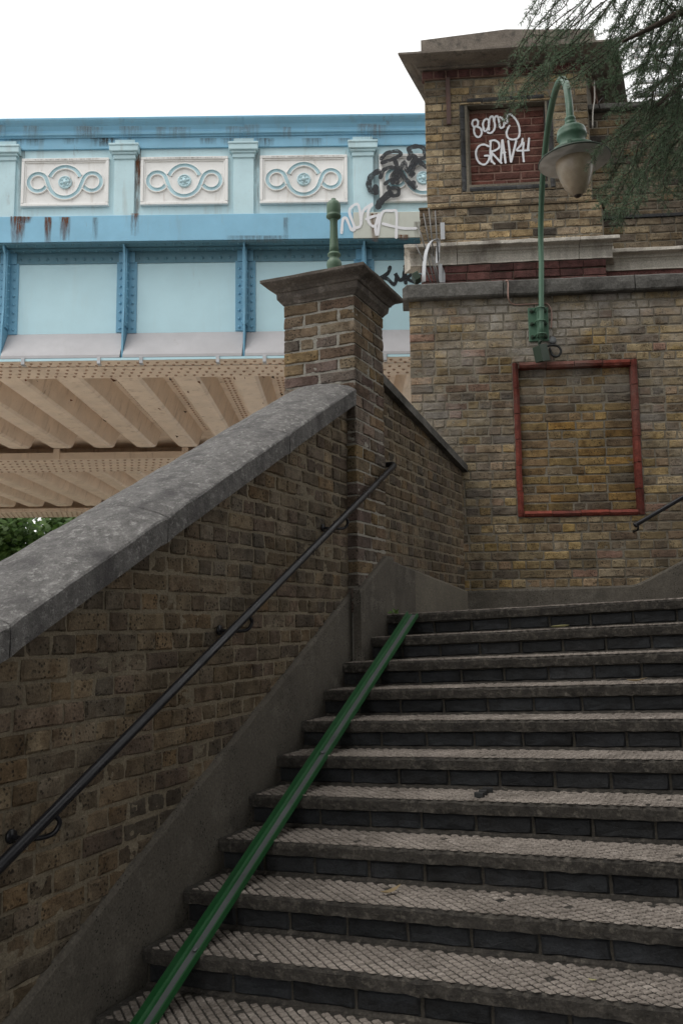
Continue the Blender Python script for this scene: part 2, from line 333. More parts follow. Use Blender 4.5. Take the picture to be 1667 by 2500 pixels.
# ------------------------------------------------------------------ brickwork
_cache = {}
def brick_me(kind, dep, k, mat):
    """one brick: front face at y=0, irregular arrises, 48 triangles or so"""
    key = (kind, round(dep, 3), k, mat.name)
    if key in _cache: return _cache[key]
    r = random.Random(hash((kind, k)) % 9999 if False else (k*31+len(kind)*7)); L = {'stretcher': .218, 'header': .104}[kind]; Hh = .0665
    nx = 4 if kind == 'stretcher' else 2
    ring = [(i/nx*L, 0) for i in range(nx)]+[(L, 0), (L, Hh*.5)]+[(L-i/nx*L, Hh) for i in range(nx)]+[(0, Hh), (0, Hh*.5)]
    ring = [(x+r.uniform(-.0022, .0022), z+r.uniform(-.0022, .0022)) for x, z in ring]
    n = len(ring); cx, cz = L/2, Hh/2; inn = []
    for x, z in ring:
        ix = x+(.007 if x < L*.1 else -.007 if x > L*.9 else 0)*r.uniform(.6, 1.6); iz = z+(.006 if z < Hh*.2 else -.006 if z > Hh*.8 else 0)*r.uniform(.6, 1.6)
        inn.append((ix, r.uniform(-.0015, .0022), iz))
    vs = [(x, dep, z) for x, z in ring]+[(x, .0055+r.uniform(-.001, .003), z) for x, z in ring]+inn+[(cx, r.uniform(-.001, .0025), cz)]
    fs = []
    for i in range(n):
        j = (i+1) % n; fs += [(i, n+i, n+j, j), (n+i, 2*n+i, 2*n+j, n+j), (2*n+i, 3*n, 2*n+j)]
    me = bpy.data.meshes.new('brick'); me.from_pydata(vs, [], fs); me.materials.append(mat)
    bm = bmesh.new(); bm.from_mesh(me); bmesh.ops.recalc_face_normals(bm, faces=bm.faces[:]); bm.to_mesh(me); bm.free()
    _cache[key] = me; return me
CLIP = []
def lay(parent, F, spec, mats, part='brick', rest='brick_remainder', limit=300, planes=(), rng=None, proud=.0, jit=.0035):
    """spec: list of (x, z, length, height, depth, mat); the 300 that show largest become parts, the rest one joined part"""
    rng = rng or rnd; items = []
    for (x, z, L, h, dep, mat) in spec:
        c = [V((x, 0, z)), V((x+L, 0, z)), V((x+L, 0, z+h)), V((x, 0, z+h))]; cut = False; drop = False
        for (px, pz, nx, nz) in planes:
            s = [(q.x-px)*nx+(q.z-pz)*nz for q in c]
            if min(s) >= -.002: drop = True
            elif max(s) > .002: cut = True
        if drop: continue
        pr = [proj(F @ q) for q in c]
        if min(p[2] for p in pr) < .1: area = 0
        else:
            area = abs(sum(pr[i][0]*pr[(i+1) % 4][1]-pr[(i+1) % 4][0]*pr[i][1] for i in range(4)))/2
            mx_, my_ = sum(p[0] for p in pr)/4, sum(p[1] for p in pr)/4
            if not (-20 < mx_ < PW+20 and -20 < my_ < PH+20): area *= .001
        items.append((area, x, z, L, h, dep, mat, cut))
    items.sort(key=lambda q: -q[0])
    Lw = WM[parent.name].inverted() @ F; nrest = MB(); rest_m = []
    for i, (area, x, z, L, h, dep, mat, cut) in enumerate(items):
        kind = 'stretcher' if L > .155 else 'header'; me = brick_me(kind, dep, rng.randrange(9), mat)
        nl = .218 if kind == 'stretcher' else .104
        T = Matrix.Translation((x, -proud-rng.uniform(-.3, 1)*jit, z)) @ Matrix.Diagonal((L/nl, 1, h/.0665, 1))
        if rng.random() < .5: T = T @ Matrix.Translation((nl, 0, .0665)) @ Matrix.Diagonal((-1, 1, -1, 1))
        if cut or i >= limit:
            bm = bmesh.new(); bm.from_mesh(me); bm.transform(T)
            if cut:
                for (px, pz, nx, nz) in planes:
                    bmesh.ops.bisect_plane(bm, geom=bm.verts[:]+bm.edges[:]+bm.faces[:], plane_co=(px, 0, pz), plane_no=(nx, 0, nz), clear_outer=True)
            if not bm.verts: bm.free(); continue
        if i < limit:
            if cut:
                me2 = bpy.data.meshes.new('brick'); bm.to_mesh(me2); bm.free(); me2.materials.append(mat); o = bpy.data.objects.new(part, me2); o.matrix_basis = Lw
            else: o = bpy.data.objects.new(part, me); o.matrix_basis = Lw @ T
            COL.objects.link(o); o.parent = parent
        else:
            if mat not in rest_m: rest_m.append(mat)
            bm.verts.index_update(); nrest.add([F @ q.co for q in bm.verts], [[q.index for q in f.verts] for f in bm.faces], rest_m.index(mat)); bm.free()
    if nrest.v: nrest.build(rest, rest_m, parent, fix=True, kind='stuff')
def sheet(mb, F, x0, x1, z0, z1, mask=None, res=.013, y=.0040, amp=.0075, mi=0):
    """uneven face of the mortar bed, smeared over the brick arrises here and there"""
    nx = max(1, int((x1-x0)/res)); nz = max(1, int((z1-z0)/res)); ids = {}; b = len(mb.v)
    def vid(i, k):
        if (i, k) not in ids:
            x = x0+(x1-x0)*i/nx; z = z0+(z1-z0)*k/nz
            ids[(i, k)] = len(mb.v); mb.v.append(F @ V((x, y-amp*(fbm(x*11, z*13, 3.3)*.55+mnoise.noise(V((x*45, z*60, 1)))*.45), z)))
        return ids[(i, k)]
    for i in range(nx):
        for k in range(nz):
            xc = x0+(x1-x0)*(i+.5)/nx; zc = z0+(z1-z0)*(k+.5)/nz
            if mask is None or mask(xc, zc): mb.f.append((vid(i, k), vid(i+1, k), vid(i+1, k+1), vid(i, k+1))); mb.m.append(mi); mb.sm.append(True)
def course_hole(x0, x1, z, h, pat, dep, mat, rng, j, hx0, hx1, hz0, hz1):
    """a course broken by an opening; cut bricks fill what is left above or below it"""
    if z+h <= hz0 or z >= hz1: return course(x0, x1, z, h, pat, dep, mat, rng, j)
    out = course(x0, hx0-.006, z, h, pat, dep, mat, rng, j)+course(hx1+.006, x1, z, h, pat, dep, mat, rng, j)
    if hz0-z > .014: out += course(hx0, hx1, z, hz0-z-.005, pat, dep, mat, rng, j)
    if z+h-hz1 > .014: out += course(hx0, hx1, hz1+.005, z+h-hz1-.005, pat, dep, mat, rng, j)
    return out
def course(x0, x1, z, h, pat, dep, mat, rng, j=.010, first=None):
    """fill x0..x1 with bricks; pat 's','h','m'"""
    out = []; x = x0; k = rng.randrange(2); w = x1-x0
    if w < .04: return out
    lens = [];
    if first: lens.append(first)
    while sum(lens)+j*len(lens) < w-.05:
        if pat == 's': L = .218
        elif pat == 'h': L = .104
        elif pat == 'f': L = .218 if k % 2 else .104; k += 1
        else: L = .218 if rng.random() < .58 else .104
        lens.append(L*rng.uniform(.97, 1.03))
    sc = (w-j*(len(lens)-1))/sum(lens)
    if sc > 1.12 or sc < .86: pass
    for L in lens:
        L *= sc; out.append((x, z, L, h, dep, mat(rng, x, z) if callable(mat) else mat)); x += L+j
    return out
BS = {'c': .0765, 'h': .0665}

# ------------------------------------------------------------------ the setting: ground
gb = MB(); gb.add([(-400, -200, -1.62), (400, -200, -1.62), (400, 700, -1.62), (-400, 700, -1.62)], [(0, 1, 2, 3)])
alone(gb, 'ground', M_asph, (0, 0, -1.62), 'dark asphalt ground at the foot of the stairs', 'ground', kind='structure')
del SC.collection.objects['ground']['category']
gb = MB(); gb.add([(-60, -3.5, -1.615), (-.52, -3.5, -1.615), (-.52, 60, -1.615), (-60, 60, -1.615)], [(0, 1, 2, 3)])  # pale ground added to bounce light on to the bridge soffit
o = alone(gb, 'reflector', M_conc2, (-20, 10, -1.615), 'unseen pale path running below the bridge', 'reflector', kind='structure'); del o['category']

# ------------------------------------------------------------------ staircase
TR, RI, TILT = 0.26753, 0.13485, 0.0375
SW = 2.95                                             # stair width
Mst = Matrix.Rotation(-math.atan(TILT), 4, 'Y')
stairs = thing('staircase', Mst, 'wide flight of worn stone steps with dark blue brick risers', 'stairs')
def tread(i):
    rg = random.Random(100+i); y0 = -(i-1)*TR; z0 = -(i-1)*RI
    depth = TR+.03 if i > 1 else 3.6
    mb = MB(); nseg = 130; secs = []
    for k in range(nseg+1):
        x = -.03+(SW+.03)*k/nseg
        w = .005*fbm(x*9, i*3.1, 0)+.006*fbm(x*31, i*5.7, 4); w2 = .007*fbm(x*17, i*2.2, 9)
        wear = -.010*math.exp(-((x-1.5)/.7)**2)
        secs.append([V((x, y0+depth, z0-.05)), V((x, y0+depth, z0)), V((x, y0+.016, z0+wear*.3)), V((x, y0+.005+w, z0-.003+w2*.7+wear)),
                     V((x, y0+w, z0-.012+w2)), V((x, y0+.002+w*.8, z0-.034)), V((x, y0+.004+w2, z0-.052+w*.7))])
    mb.sweep([[Mst @ p for p in s] for s in secs], True, True, 0, False)
    # raised lozenges cast into the top
    if True:
        px, py = .0445, .0425; d = depth if i > 1 else .5; rows = int((d-.012)/(py/2)); g = .0050
        for r in range(rows):
            yy = y0+.013+r*py/2
            if yy > y0+d-.03: break
            cols = int(SW/px)
            for c in range(cols):
                x = .02+c*px+(px/2 if r % 2 else 0)
                if rg.random() < .006: continue
                hx, hy = px/2-g, py/2-g*.9; h = .0050*rg.uniform(.5, 1.2); t = .80
                if (r % 2, c % 3) == (9, 9): continue
                b = [V((x-hx, yy, z0)), V((x, yy-hy, z0)), V((x+hx, yy, z0)), V((x, yy+hy, z0))]
                sx = rg.uniform(-.0012, .0012)
                tp = [V((x-hx*t+sx, yy+sx, z0+h)), V((x+sx, yy-hy*t, z0+h*rg.uniform(.8, 1.1))), V((x+hx*t, yy+sx, z0+h)), V((x, yy+hy*t, z0+h*rg.uniform(.8, 1.1)))]
                for p in b+tp: p.y = max(p.y, y0+.005+rg.uniform(-.002, .002))
                q = [Mst @ p for p in b+tp]
                mb.add(q, [(4, 5, 6, 7), (0, 1, 5, 4), (1, 2, 6, 5), (2, 3, 7, 6), (3, 0, 4, 7)], 1)
    for k, f in enumerate(mb.f):
        pass
    if i > 1:      # grit and moss packed against the foot of the riser above
        yb = y0+TR+.03; st_ = []
        for k in range(nseg+1):
            x = -.03+(SW+.03)*k/nseg; q = .018+.022*max(0, fbm(x*7, i*1.7, 2))+.012*fbm(x*33, i, 5)
            st_.append([Mst @ V((x, yb-max(.004, q), z0+.001)), Mst @ V((x, yb-max(.004, q)*.45, z0+.0075)), Mst @ V((x, yb, z0+.012+.006*fbm(x*20, i, 1)))])
        mb.sweep(st_, False, False, 0, False)
    o = mb.build('step', [M_nose, M_trd], stairs)
    return o
for i in range(1, 13):
    st = tread(i); rg = random.Random(300+i)
    y0 = -(i-1)*TR+.026; z0 = -(i-1)*RI
    mb = MB(); mb.box((-.03, y0+.006, z0-RI-.01), (SW, y0+.2, z0-.046), 0, Mst); mb.build('riser_bedding', M_bed, st)
    F = Mst @ frame(V((0, y0, 0)), V((1, 0, 0)), V((0, 1, 0)))
    x = -.02-rg.uniform(0, .2); Lw = Mst.inverted() @ F
    while x < SW-.05:
        L = .222*rg.uniform(.985, 1.015)
        x0 = max(x, -.02); x1 = min(x+L, SW)
        me = brick_me('stretcher', .06, rg.randrange(9), M_blue)
        if x1-x0 > .05:
            o = bpy.data.objects.new('blue_brick', me); COL.objects.link(o); o.parent = st
            o.matrix_basis = Lw @ Matrix.Translation((x0, -.0015-rg.uniform(0, .002), z0-RI+.012)) @ Matrix.Diagonal(((x1-x0)/.218, 1, .064/.0665, 1))
        x += L+.0105
# landing mass and upper flight turning right along the retaining wall
A19 = R_(19); WD = V((math.cos(A19), math.sin(A19), 0)); WN = V((math.sin(A19), -math.cos(A19), 0)); WP = V((-.017, 2.077, 0))
def wpt(u, z, off=0.0): return WP+WD*u+WN*off+V((0, 0, z))
def wall_uz(u, v, off=0.0):
    P = hit(u, v, WN, WN.dot(WP)+off); return ((P-WP).dot(WD), P.z)
mb = MB(); mb.box((-.03, .12, -1.7), (SW, 3.6, -.052), 0, Mst)
mb.box((-.03, -2.9, -1.72), (SW, .03, -1.66), 0, Mst); mb.build('landing_base', M_conc, stairs)
for k in range(4):
    mb = MB(); u0 = 2.0+k*.27
    mb.bbox((u0, -.02, .06+k*.135), (u0+1.6-k*.27, 1.75, .06+(k+1)*.135), .006, 0, frame(WP, WD, WN)); mb.build('upper_step', M_trd, stairs)

# ------------------------------------------------------------------ sloping parapet wall on the left
XL = -.017; Y0, Y1 = -4.3, -.392
SL = RI/TR
def cop_low(y): return 1.181+(y+.557)*.5076           # lower edge of the coping front
def skirt_top(y): return .110+(y+.442)*.5115
FL = frame(V((XL, 0, 0)), V((0, 1, 0)), V((-1, 0, 0)))
pw = thing('parapet_wall', FL @ Matrix.Translation((Y0, 0, -1.62)), 'sloping sooty brick parapet wall along the left of the stairs under a weathered stone coping', 'wall')
mb = MB(); mb.prism([(Y0, -1.65), (Y1, -1.65), (Y1, cop_low(Y1)+.03), (Y0, cop_low(Y0)+.03)], .0075, .40, FL)
sheet(mb, FL, -3.7, Y1, -1.35, 1.27, lambda x, z: skirt_top(x)-.06 < z < cop_low(x)+.03); mb.build('mortar_core', M_mortd, pw)
rg = random.Random(5); spec = []; z = -1.6; k = 0
while z < 1.35:
    xs = max(Y0, -.557+(z-1.181)/.5076-.1); xe = min(Y1, -.442+(z-.110)/.5115+.25)
    off = rg.uniform(0, .12)
    if xe > xs: spec += course(max(Y0, xs-off), xe, z, .0655, 'h' if k % 2 else ('s' if k % 4 else 'f'), .06, M_left, rg, .0105)
    z += .0768; k += 1
nrm = math.hypot(1, .5076); nrm2 = math.hypot(1, .5115)
lay(pw, FL, spec, None, planes=[(-.557, 1.181+.02, -.5076/nrm, 1/nrm), (-.442, .110-.03, .5115/nrm2, -1/nrm2)], rng=rg, jit=.007)
# coping stones with joints
joints = [Y0, -3.15, -2.33, -1.28, -.392]
for a, b in zip(joints, joints[1:]):
    secs = []; n = max(6, int((b-a)/.05))
    for k in range(n+1):
        y = a+.004+(b-a-.008)*k/n; zl = cop_low(y); ring = []
        for (x, dz) in ((.052, 0), (.053, .045), (.053, .093), (.046, .101), (.0, .120), (-.09, .146), (-.20, .160), (-.31, .152), (-.40, .122), (-.444, .102), (-.452, .088), (-.452, 0), (-.42, -.01), (.02, -.004)):
            q = .0045*fbm(x*14, y*7, 3)+.002*fbm(x*50, y*40, 1)
            if k in (0, n): dz -= .006
            ring.append(V((x+(q if x > .03 or x < -.43 else 0), y, zl+dz+(q*1.4 if dz > .05 else q))))
        secs.append(ring)
    mb = MB(); mb.sweep(secs, True, True, 0, False); mb.build('coping_stone', M_cop, pw)
# rendered skirting (string) beside the steps
mb = MB(); secs = []
for k in range(61):
    y = -3.6+(Y1+3.6)*k/60; zt = skirt_top(y)+.004*fbm(y*6, 2, 0)
    secs.append([V((-.05, y, -1.7)), V((.0+.002*fbm(y*9, 1, 1), y, -1.7)), V((.001+.003*fbm(y*11, 5, 1), y, zt-.02)), V((-.006, y, zt)), V((-.05, y, zt+.006))])
mb.sweep(secs, True, True, 0, False); mb.build('skirting', M_conc, pw)

# ------------------------------------------------------------------ square brick pier
PX0, PX1, PY0, PY1 = -.44, .043, -.39, .087
pier = thing('brick_pier', V(((PX0+PX1)/2, (PY0+PY1)/2, -1.2)), 'square weathered brick pier at the top of the sloping parapet with a moulded stone cap', 'pier')
mb = MB(); mb.box((PX0+.008, PY0+.008, -1.3), (PX1-.008, PY1-.008, 1.97))
FF = frame(V((PX0, PY0, 0)), V((1, 0, 0)), V((0, 1, 0))); FR = frame(V((PX1, PY0, 0)), V((0, 1, 0)), V((-1, 0, 0)))
sheet(mb, FF, .006, PX1-PX0-.005, .9, 1.96, res=.011); sheet(mb, FR, .005, PY1-PY0-.005, .2, 1.96, res=.011); mb.build('mortar_core', M_mortl, pier)
FF = frame(V((PX0, PY0, 0)), V((1, 0, 0)), V((0, 1, 0))); FR = frame(V((PX1, PY0, 0)), V((0, 1, 0)), V((-1, 0, 0)))
FB = frame(V((PX1, PY1, 0)), V((-1, 0, 0)), V((0, -1, 0))); FW = frame(V((PX0, PY1, 0)), V((0, -1, 0)), V((1, 0, 0)))
rg = random.Random(8); front = []; right = []; back = []; west = []
z = 1.955-.0775*25; k = 0; wf = PX1-PX0; ws = PY1-PY0; j = .0115
while z < 1.95:
    s2 = (wf-j)/2; h = .0665
    if k % 2 == 0:            # two stretchers in front, headers turn the corner
        fx = [(0, s2), (s2+j, s2)]; dcor = .104
        front += [(x, z, L, h, .104, M_pier) for x, L in fx]
        rl = ws-dcor-j; right += [(dcor+j, z, (rl-j)/2, h, .1, M_pier), (dcor+j+(rl+j)/2, z, (rl-j)/2, h, .1, M_pier)]
    else:
        hh = .104; mid = (wf-2*(hh+j)-j)/2
        if k % 4 == 1: seq = [hh, mid-.03, mid+.03-.0, hh]
        else: seq = [hh+.03, wf-2*(hh+j)-.03+0*j, hh]
        tot = sum(seq)+j*(len(seq)-1); seq = [q*(wf-j*(len(seq)-1))/sum(seq) for q in seq]; x = 0
        for q, L in enumerate(seq):
            front.append((x, z, L, h, .218 if q in (0, len(seq)-1) else .1, M_pier)); x += L+j
        right += [(.218+j, z, ws-.218-j, h, .1, M_pier)] if rg.random() < .3 else [(.218+j, z, .104, h, .1, M_pier), (.218+.104+2*j, z, ws-.218-.104-2*j, h, .1, M_pier)]
    z += .0775; k += 1
back = [(x, z_, L, h_, .06, M_pier) for z_ in [1.955-.0775*q for q in range(1, 26)] for x, L, h_ in ((.004, .23, .0665), (.246, .23, .0665))]
front_vis = [b for b in front]
lay(pier, FF, front_vis, None, planes=[], rng=rg, limit=300, jit=.006)
lay(pier, FR, right, None, rng=rg, limit=300, jit=.006)
lay(pier, FB, back, None, rng=rg, limit=0, rest='rear_brick', jit=.003); lay(pier, FW, [(x, z_, L, h_, d_, m_) for (x, z_, L, h_, d_, m_) in back], None, rng=rg, limit=0, rest='rear_brick', jit=.003)
# cap: cyma profile mitred round the pier
def cap_rings(prof, x0, x1, y0, y1, w=0, seed=0, sub=6):
    secs = []
    for o_, z_ in prof:
        c = [(x0-o_, y0-o_), (x1+o_, y0-o_), (x1+o_, y1+o_), (x0-o_, y1+o_)]; ring = []
        for q in range(4):
            a, b = c[q], c[(q+1) % 4]
            for s_ in range(sub):
                t = s_/sub; x = a[0]+(b[0]-a[0])*t; y = a[1]+(b[1]-a[1])*t
                ring.append(V((x+w*fbm(x*9, y*9, z_*20+seed), y+w*fbm(x*9, y*9, z_*20+7+seed), z_+w*fbm(x*11, y*11, z_*9+3))))
        secs.append(ring)
    return secs
mb = MB(); mb.sweep(cap_rings([(0.004, 1.952), (.012, 1.965), (.03, 1.985), (.033, 2.022), (.042, 2.026), (.05, 2.040), (.068, 2.055), (.094, 2.066), (.104, 2.072), (.11, 2.078), (.11, 2.096), (.085, 2.104), (-.1, 2.125)], PX0, PX1, PY0, PY1, .004), True, True)
mb.build('cap_stone', M_cap, pier)
# skirting round the pier foot: parallel to the stairs on the side, plus narrow front return
mb = MB(); secs = []
def sk2(y): return skirt_top(y)+.02
for k in range(25):
    y = PY0-.025+(PY1+.06-PY0+.025)*k/24; zt = min(sk2(y), .375); w = .0025*fbm(y*13, 2, 8)
    secs.append([V((.02, y, -1.2)), V((.070+w, y, -1.2)), V((.068+w, y, zt-.02)), V((.060, y, zt)), V((.02, y, zt+.004))])
mb.sweep(secs, True, True); mb.build('skirting', M_conc, pier)

# ------------------------------------------------------------------ wall closing the landing on the left
YR1 = 2.077
def rcop(y): return 1.520+(y-.125)*(1.241-1.519)/(1.971-.125)
def rsk(y): return .372+(y-.168)*(.222-.372)/(1.97-.168)
rw = thing('landing_wall', FL @ Matrix.Translation((PY1, 0, 0)), 'short brown brick wall behind the pier, its coping falling towards the landing corner', 'wall')
mb = MB(); mb.prism([(PY1-.02, -.4), (YR1, -.4), (YR1, rcop(YR1)+.01), (PY1-.02, rcop(PY1)+.01)], .0075, .35, FL)
sheet(mb, FL, PY1-.01, YR1, .15, 1.55, lambda x, z: rsk(x)-.04 < z < rcop(x)+.02); mb.build('mortar_core', M_mortd, rw)
rg = random.Random(6); spec = []; z = .19; k = 0
while z < 1.53:
    spec += course(PY1+.003, YR1-.004, z, .0655, 'h' if k % 2 else 'f', .06, M_left, rg, .0105); z += .0768; k += 1
lay(rw, FL, spec, None, planes=[(.125, 1.53, .15, 1)], rng=rg, jit=.005)
mb = MB(); secs = []
for k in range(31):
    y = PY1+.002+(YR1+.03-PY1)*k/30; zl = rcop(y); q = .004*fbm(y*12, 4, 4)
    secs.append([V((.03+q, y, zl)), V((.031+q, y, zl+.058)), V((.02, y, zl+.072)), V((-.17, y, zl+.115)), V((-.35, y, zl+.08)), V((-.38, y, zl))])
mb.sweep(secs, True, True); mb.build('coping_stone', M_copd, rw)
for (ya, yb, m, s) in ((PY1-.005, .72, M_conc, 0), (.722, YR1, M_concl, 1)):
    mb = MB(); secs = []
    for k in range(13):
        y = ya+(yb-ya)*k/12; zt = rsk(y)+.004*fbm(y*9, 3, 2)
        secs.append([V((-.05, y, -.2)), V((.012-.004*s, y, -.2)), V((.010-.004*s, y, zt-.015)), V((-.002, y, zt)), V((-.05, y, zt+.004))])
    mb.sweep(secs, True, True); mb.build('skirting', m, rw)

# ------------------------------------------------------------------ tall retaining wall at the back
def back_mat(r_, x, z):
    if .80 < x < 1.02 and 2.26 < z < 2.60: return M_panel      # later patch of ochre bricks under the coping
    return M_back
FBK = frame(WP, WD, -WN)
bw = thing('retaining_wall', FBK @ Matrix.Translation((-.42, 0, -1.6)), 'tall stock brick retaining wall behind the landing with a red framed blind panel', 'wall')
UL, UR = -.418, 4.2; ZT = 2.752
P0u, P1u, P0z, P1z = .505, 1.452, .872, 2.118             # inner edges of the red frame
fw = .048
mb = MB()
for (a, b, c, d) in ((UL, P0u, -1.65, ZT), (P1u, UR, -1.65, ZT), (P0u, P1u, -1.65, P0z), (P0u, P1u, P1z, ZT)):
    mb.box((a, .0075, c), (b, .5, d), 0, FBK)
mb.box((P0u-.01, .054, P0z-.01), (P1u+.01, .45, P1z+.01), 0, FBK)
sheet(mb, FBK, UL, 2.0, .15, ZT, lambda x, z: not (P0u-.04 < x < P1u+.04 and P0z-.04 < z < P1z+.04)); sheet(mb, FBK @ Matrix.Translation((0, .046, 0)), P0u, P1u, P0z, P1z); mb.build('mortar_core', M_mort, bw)
rg = random.Random(9); spec = []; z = .005; k = 0; X0f, X1f, Z0f, Z1f = P0u-fw, P1u+fw, P0z-fw, P1z+fw
while z < ZT-.03:
    zc = z+.033; pat = 'm' if k % 2 else ('h' if k % 4 == 0 else 'm')
    if z < .75: pat = 'h' if k % 2 else 's'
    h = min(.0655, ZT-z-.004); h = .0655 if h > .045 else h
    spec += course_hole(UL, 2.6, z, h, pat, .06, back_mat, rg, .0105, X0f, X1f, Z0f, Z1f)
    z += .0768; k += 1
lay(bw, FBK, [s for s in spec if s[2] > 0], None, rng=rg, jit=.0045)
rg = random.Random(10); spec = []; z = P0z+.006; k = 0
while z < P1z-.04:
    spec += course(P0u+.002, P1u-.002, z, .0655, 's' if k % 2 else 'm', .03, M_panel, rg, .011); z += .0777; k += 1
lay(bw, FBK @ Matrix.Translation((0, .045, 0)), spec, None, part='panel_brick', rest='panel_remainder', rng=rg, jit=.003)
# red mitred frame of moulded bricks
def fr_sec(a, b, inn, dirx, M, mat, parent, name, n=6, sunk=.045, pr=.016):
    """piece of frame from a to b along an edge; inn = unit vector pointing into the panel (x,z)"""
    a = V(a); b = V(b); secs = []
    for k in range(n+1):
        t = k/n; p = a+(b-a)*t; ring = []
        for (e_, y) in ((-fw, .02), (-fw, -.004), (-fw+.008, -pr*.6), (-fw*.45, -pr), (-.012, -pr*.55), (0, .0), (.006, sunk*.6), (.008, sunk+.006), (-.02, sunk+.006)):
            w = .0022*fbm(p.x*16+e_*30, p.z*16, y*30)
            ring.append(M @ V((p.x-inn[0]*-e_+w, y+w, p.z-inn[1]*-e_+w)))
        secs.append(ring)
    mb = MB(); mb.sweep(secs, True, True); return mb.build(name, mat, parent)
def frame_side(p, q, inn, cnt, M, mat, parent, name, sunk=.045, pr=.016):
    p = V((p[0], 0, p[1])); q = V((q[0], 0, q[1])); t = (q-p).normalized()
    for k in range(cnt):
        a = p+(q-p)*(k/cnt)+t*.003; b = p+(q-p)*((k+1)/cnt)-t*.003
        jx = rg.uniform(-.003, .003)
        a2 = a-V((inn[0]*jx, 0, inn[1]*jx)); b2 = b-V((inn[0]*jx, 0, inn[1]*jx)); fr_sec(a2, b2, inn, t, M, mat, parent, name, sunk=sunk, pr=pr)
e_ = fw*.98
frame_side((P0u, P0z-e_), (P0u, P1z+e_), (1, 0), 6, FBK, M_frame, bw, 'frame_brick')
frame_side((P1u, P0z-e_), (P1u, P1z+e_), (-1, 0), 6, FBK, M_frame, bw, 'frame_brick')
frame_side((P0u+.004, P0z), (P1u-.004, P0z), (0, 1), 4, FBK, M_frame, bw, 'frame_brick', pr=.02)
frame_side((P0u+.004, P1z), (P1u-.004, P1z), (0, -1), 4, FBK, M_frame, bw, 'frame_brick', pr=.012)
# coping
cj = [-.478, wall_uz(1228, 680, .07)[0], wall_uz(1550, 690, .07)[0], 2.75, 3.6, UR]
for q, (a, b) in enumerate(zip(cj, cj[1:])):
    secs = []; n = max(8, int((b-a)/.04))
    for k in range(n+1):
        u = a+.004+(b-a-.008)*k/n; e = 0
        if q == 0: e = max(0, 1-(u-a)/.05)**2*.035
        ring = []
        for (y, zz) in ((-.062+e, 2.752), (-.072+e, 2.765), (-.073+e, 2.83), (-.068+e, 2.875-e*.6), (-.045+e, 2.892-e), (.15, 2.905-e), (.20, 2.90-e), (.24, 2.86), (.24, 2.752), (.1, 2.748)):
            w = .004*fbm(u*11, y*14, zz*14)+.0025*fbm(u*40, y*30, zz*40)
            ring.append(FBK @ V((u, y+w, zz+w)))
        secs.append(ring)
    mb = MB(); mb.sweep(secs, True, True); mb.build('coping_stone', M_copd, bw)
# skirting
mb = MB(); secs = []
sk = [(-.01, .215), (.5, .222), (1.0, .232), (1.36, .240), (1.43, .256), (1.80, .445), (2.6, .85)]
def skz(u):
    for (a, za), (b, zb) in zip(sk, sk[1:]):
        if u <= b: return za+(zb-za)*(u-a)/(b-a)
    return sk[-1][1]
for k in range(66):
    u = .0+2.6*k/65; zt = skz(u)+.004*fbm(u*8, 9, 2); w = .002*fbm(u*13, 2, 2)
    secs.append([FBK @ V((u, .03, -.2)), FBK @ V((u, -.022+w, -.2)), FBK @ V((u, -.020+w, zt-.016)), FBK @ V((u, -.012, zt)), FBK @ V((u, .03, zt+.006))])
mb.sweep(secs, True, True); mb.build('skirting', M_conc, bw)
# sooted replacement brick beside the lamp plate
ua, za = wall_uz(1377, 766, 0); ub, zb = wall_uz(1441, 748, 0)

# ------------------------------------------------------------------ tower over the bridge end
TO = -.5; TUL, TUR = -.226, 1.30; YV = V((0, 1, 0))
def tz(v, off, u=1100): return wall_uz(u, v, off)[1]
FT = frame(wpt(0, 0, TO), WD, -WN)
tower = thing('brick_tower', FT @ Matrix.Translation((.5, 0, -1.6)), 'sandy brick tower at the bridge end, stone cornice above a graffitied red panel', 'tower')
def skew(u, off, back, z):       # point on the tower plan: front edge along the wall, sides running straight back
    return wpt(u, z, off)+YV*back
def tbox(mb, u0, u1, off, back, z0, z1, mi=0):
    p = [skew(u0, off, 0, z0), skew(u1, off, 0, z0), skew(u1, off, back, z0), skew(u0, off, back, z0), skew(u0, off, 0, z1), skew(u1, off, 0, z1), skew(u1, off, back, z1), skew(u0, off, back, z1)]
    mb.add(p, [(0, 3, 2, 1), (4, 5, 6, 7), (0, 1, 5, 4), (1, 2, 6, 5), (2, 3, 7, 6), (3, 0, 4, 7)], mi)
ZC = 5.138                                  # top of plain brickwork, under the red course
Q0, Q1, QZ0, QZ1 = .172, .905, 4.060, 4.862     # inner panel edges
ZP = tz(514, TO, 1100); ZL = tz(590, -.33, 1200)
mb = MB()
for (a, b, c, d) in ((TUL, Q0, ZP-.1, ZC), (Q1, TUR, ZP-.1, ZC), (Q0, Q1, ZP-.1, QZ0), (Q0, Q1, QZ1, ZC)):
    tbox(mb, a+(.008 if a == TUL else 0), b-(.008 if b == TUR else 0), TO-.008, .4, c, d)
tbox(mb, TUL+.008, TUR-.008, TO-.12, 3.2, ZP-.1, ZC); tbox(mb, -.294, 1.364, TO+.052, 3.2, -1.62, ZP)
sheet(mb, FT, TUL+.006, TUR-.006, ZP, ZC, lambda x, z: not (Q0-.05 < x < Q1+.05 and QZ0-.05 < z < QZ1+.05), res=.016)
sheet(mb, FT @ Matrix.Translation((0, -.06, 0)), -.292, 1.362, ZL+.02, ZP, res=.016); mb.build('mortar_core', M_mort, tower)
rg = random.Random(12); spec = []; z = ZP+.01; k = 0
TC = .0772
while z < ZC-.03:
    zc = z+.033; h = min(.0665, ZC-z-.004); pat = 's' if k % 2 else 'f'
    spec += course_hole(TUL, TUR, z, h, pat, .06, M_tower, rg, .0105, Q0-.066, Q1+.066, QZ0-.066, QZ1+.004)
    z += TC; k += 1
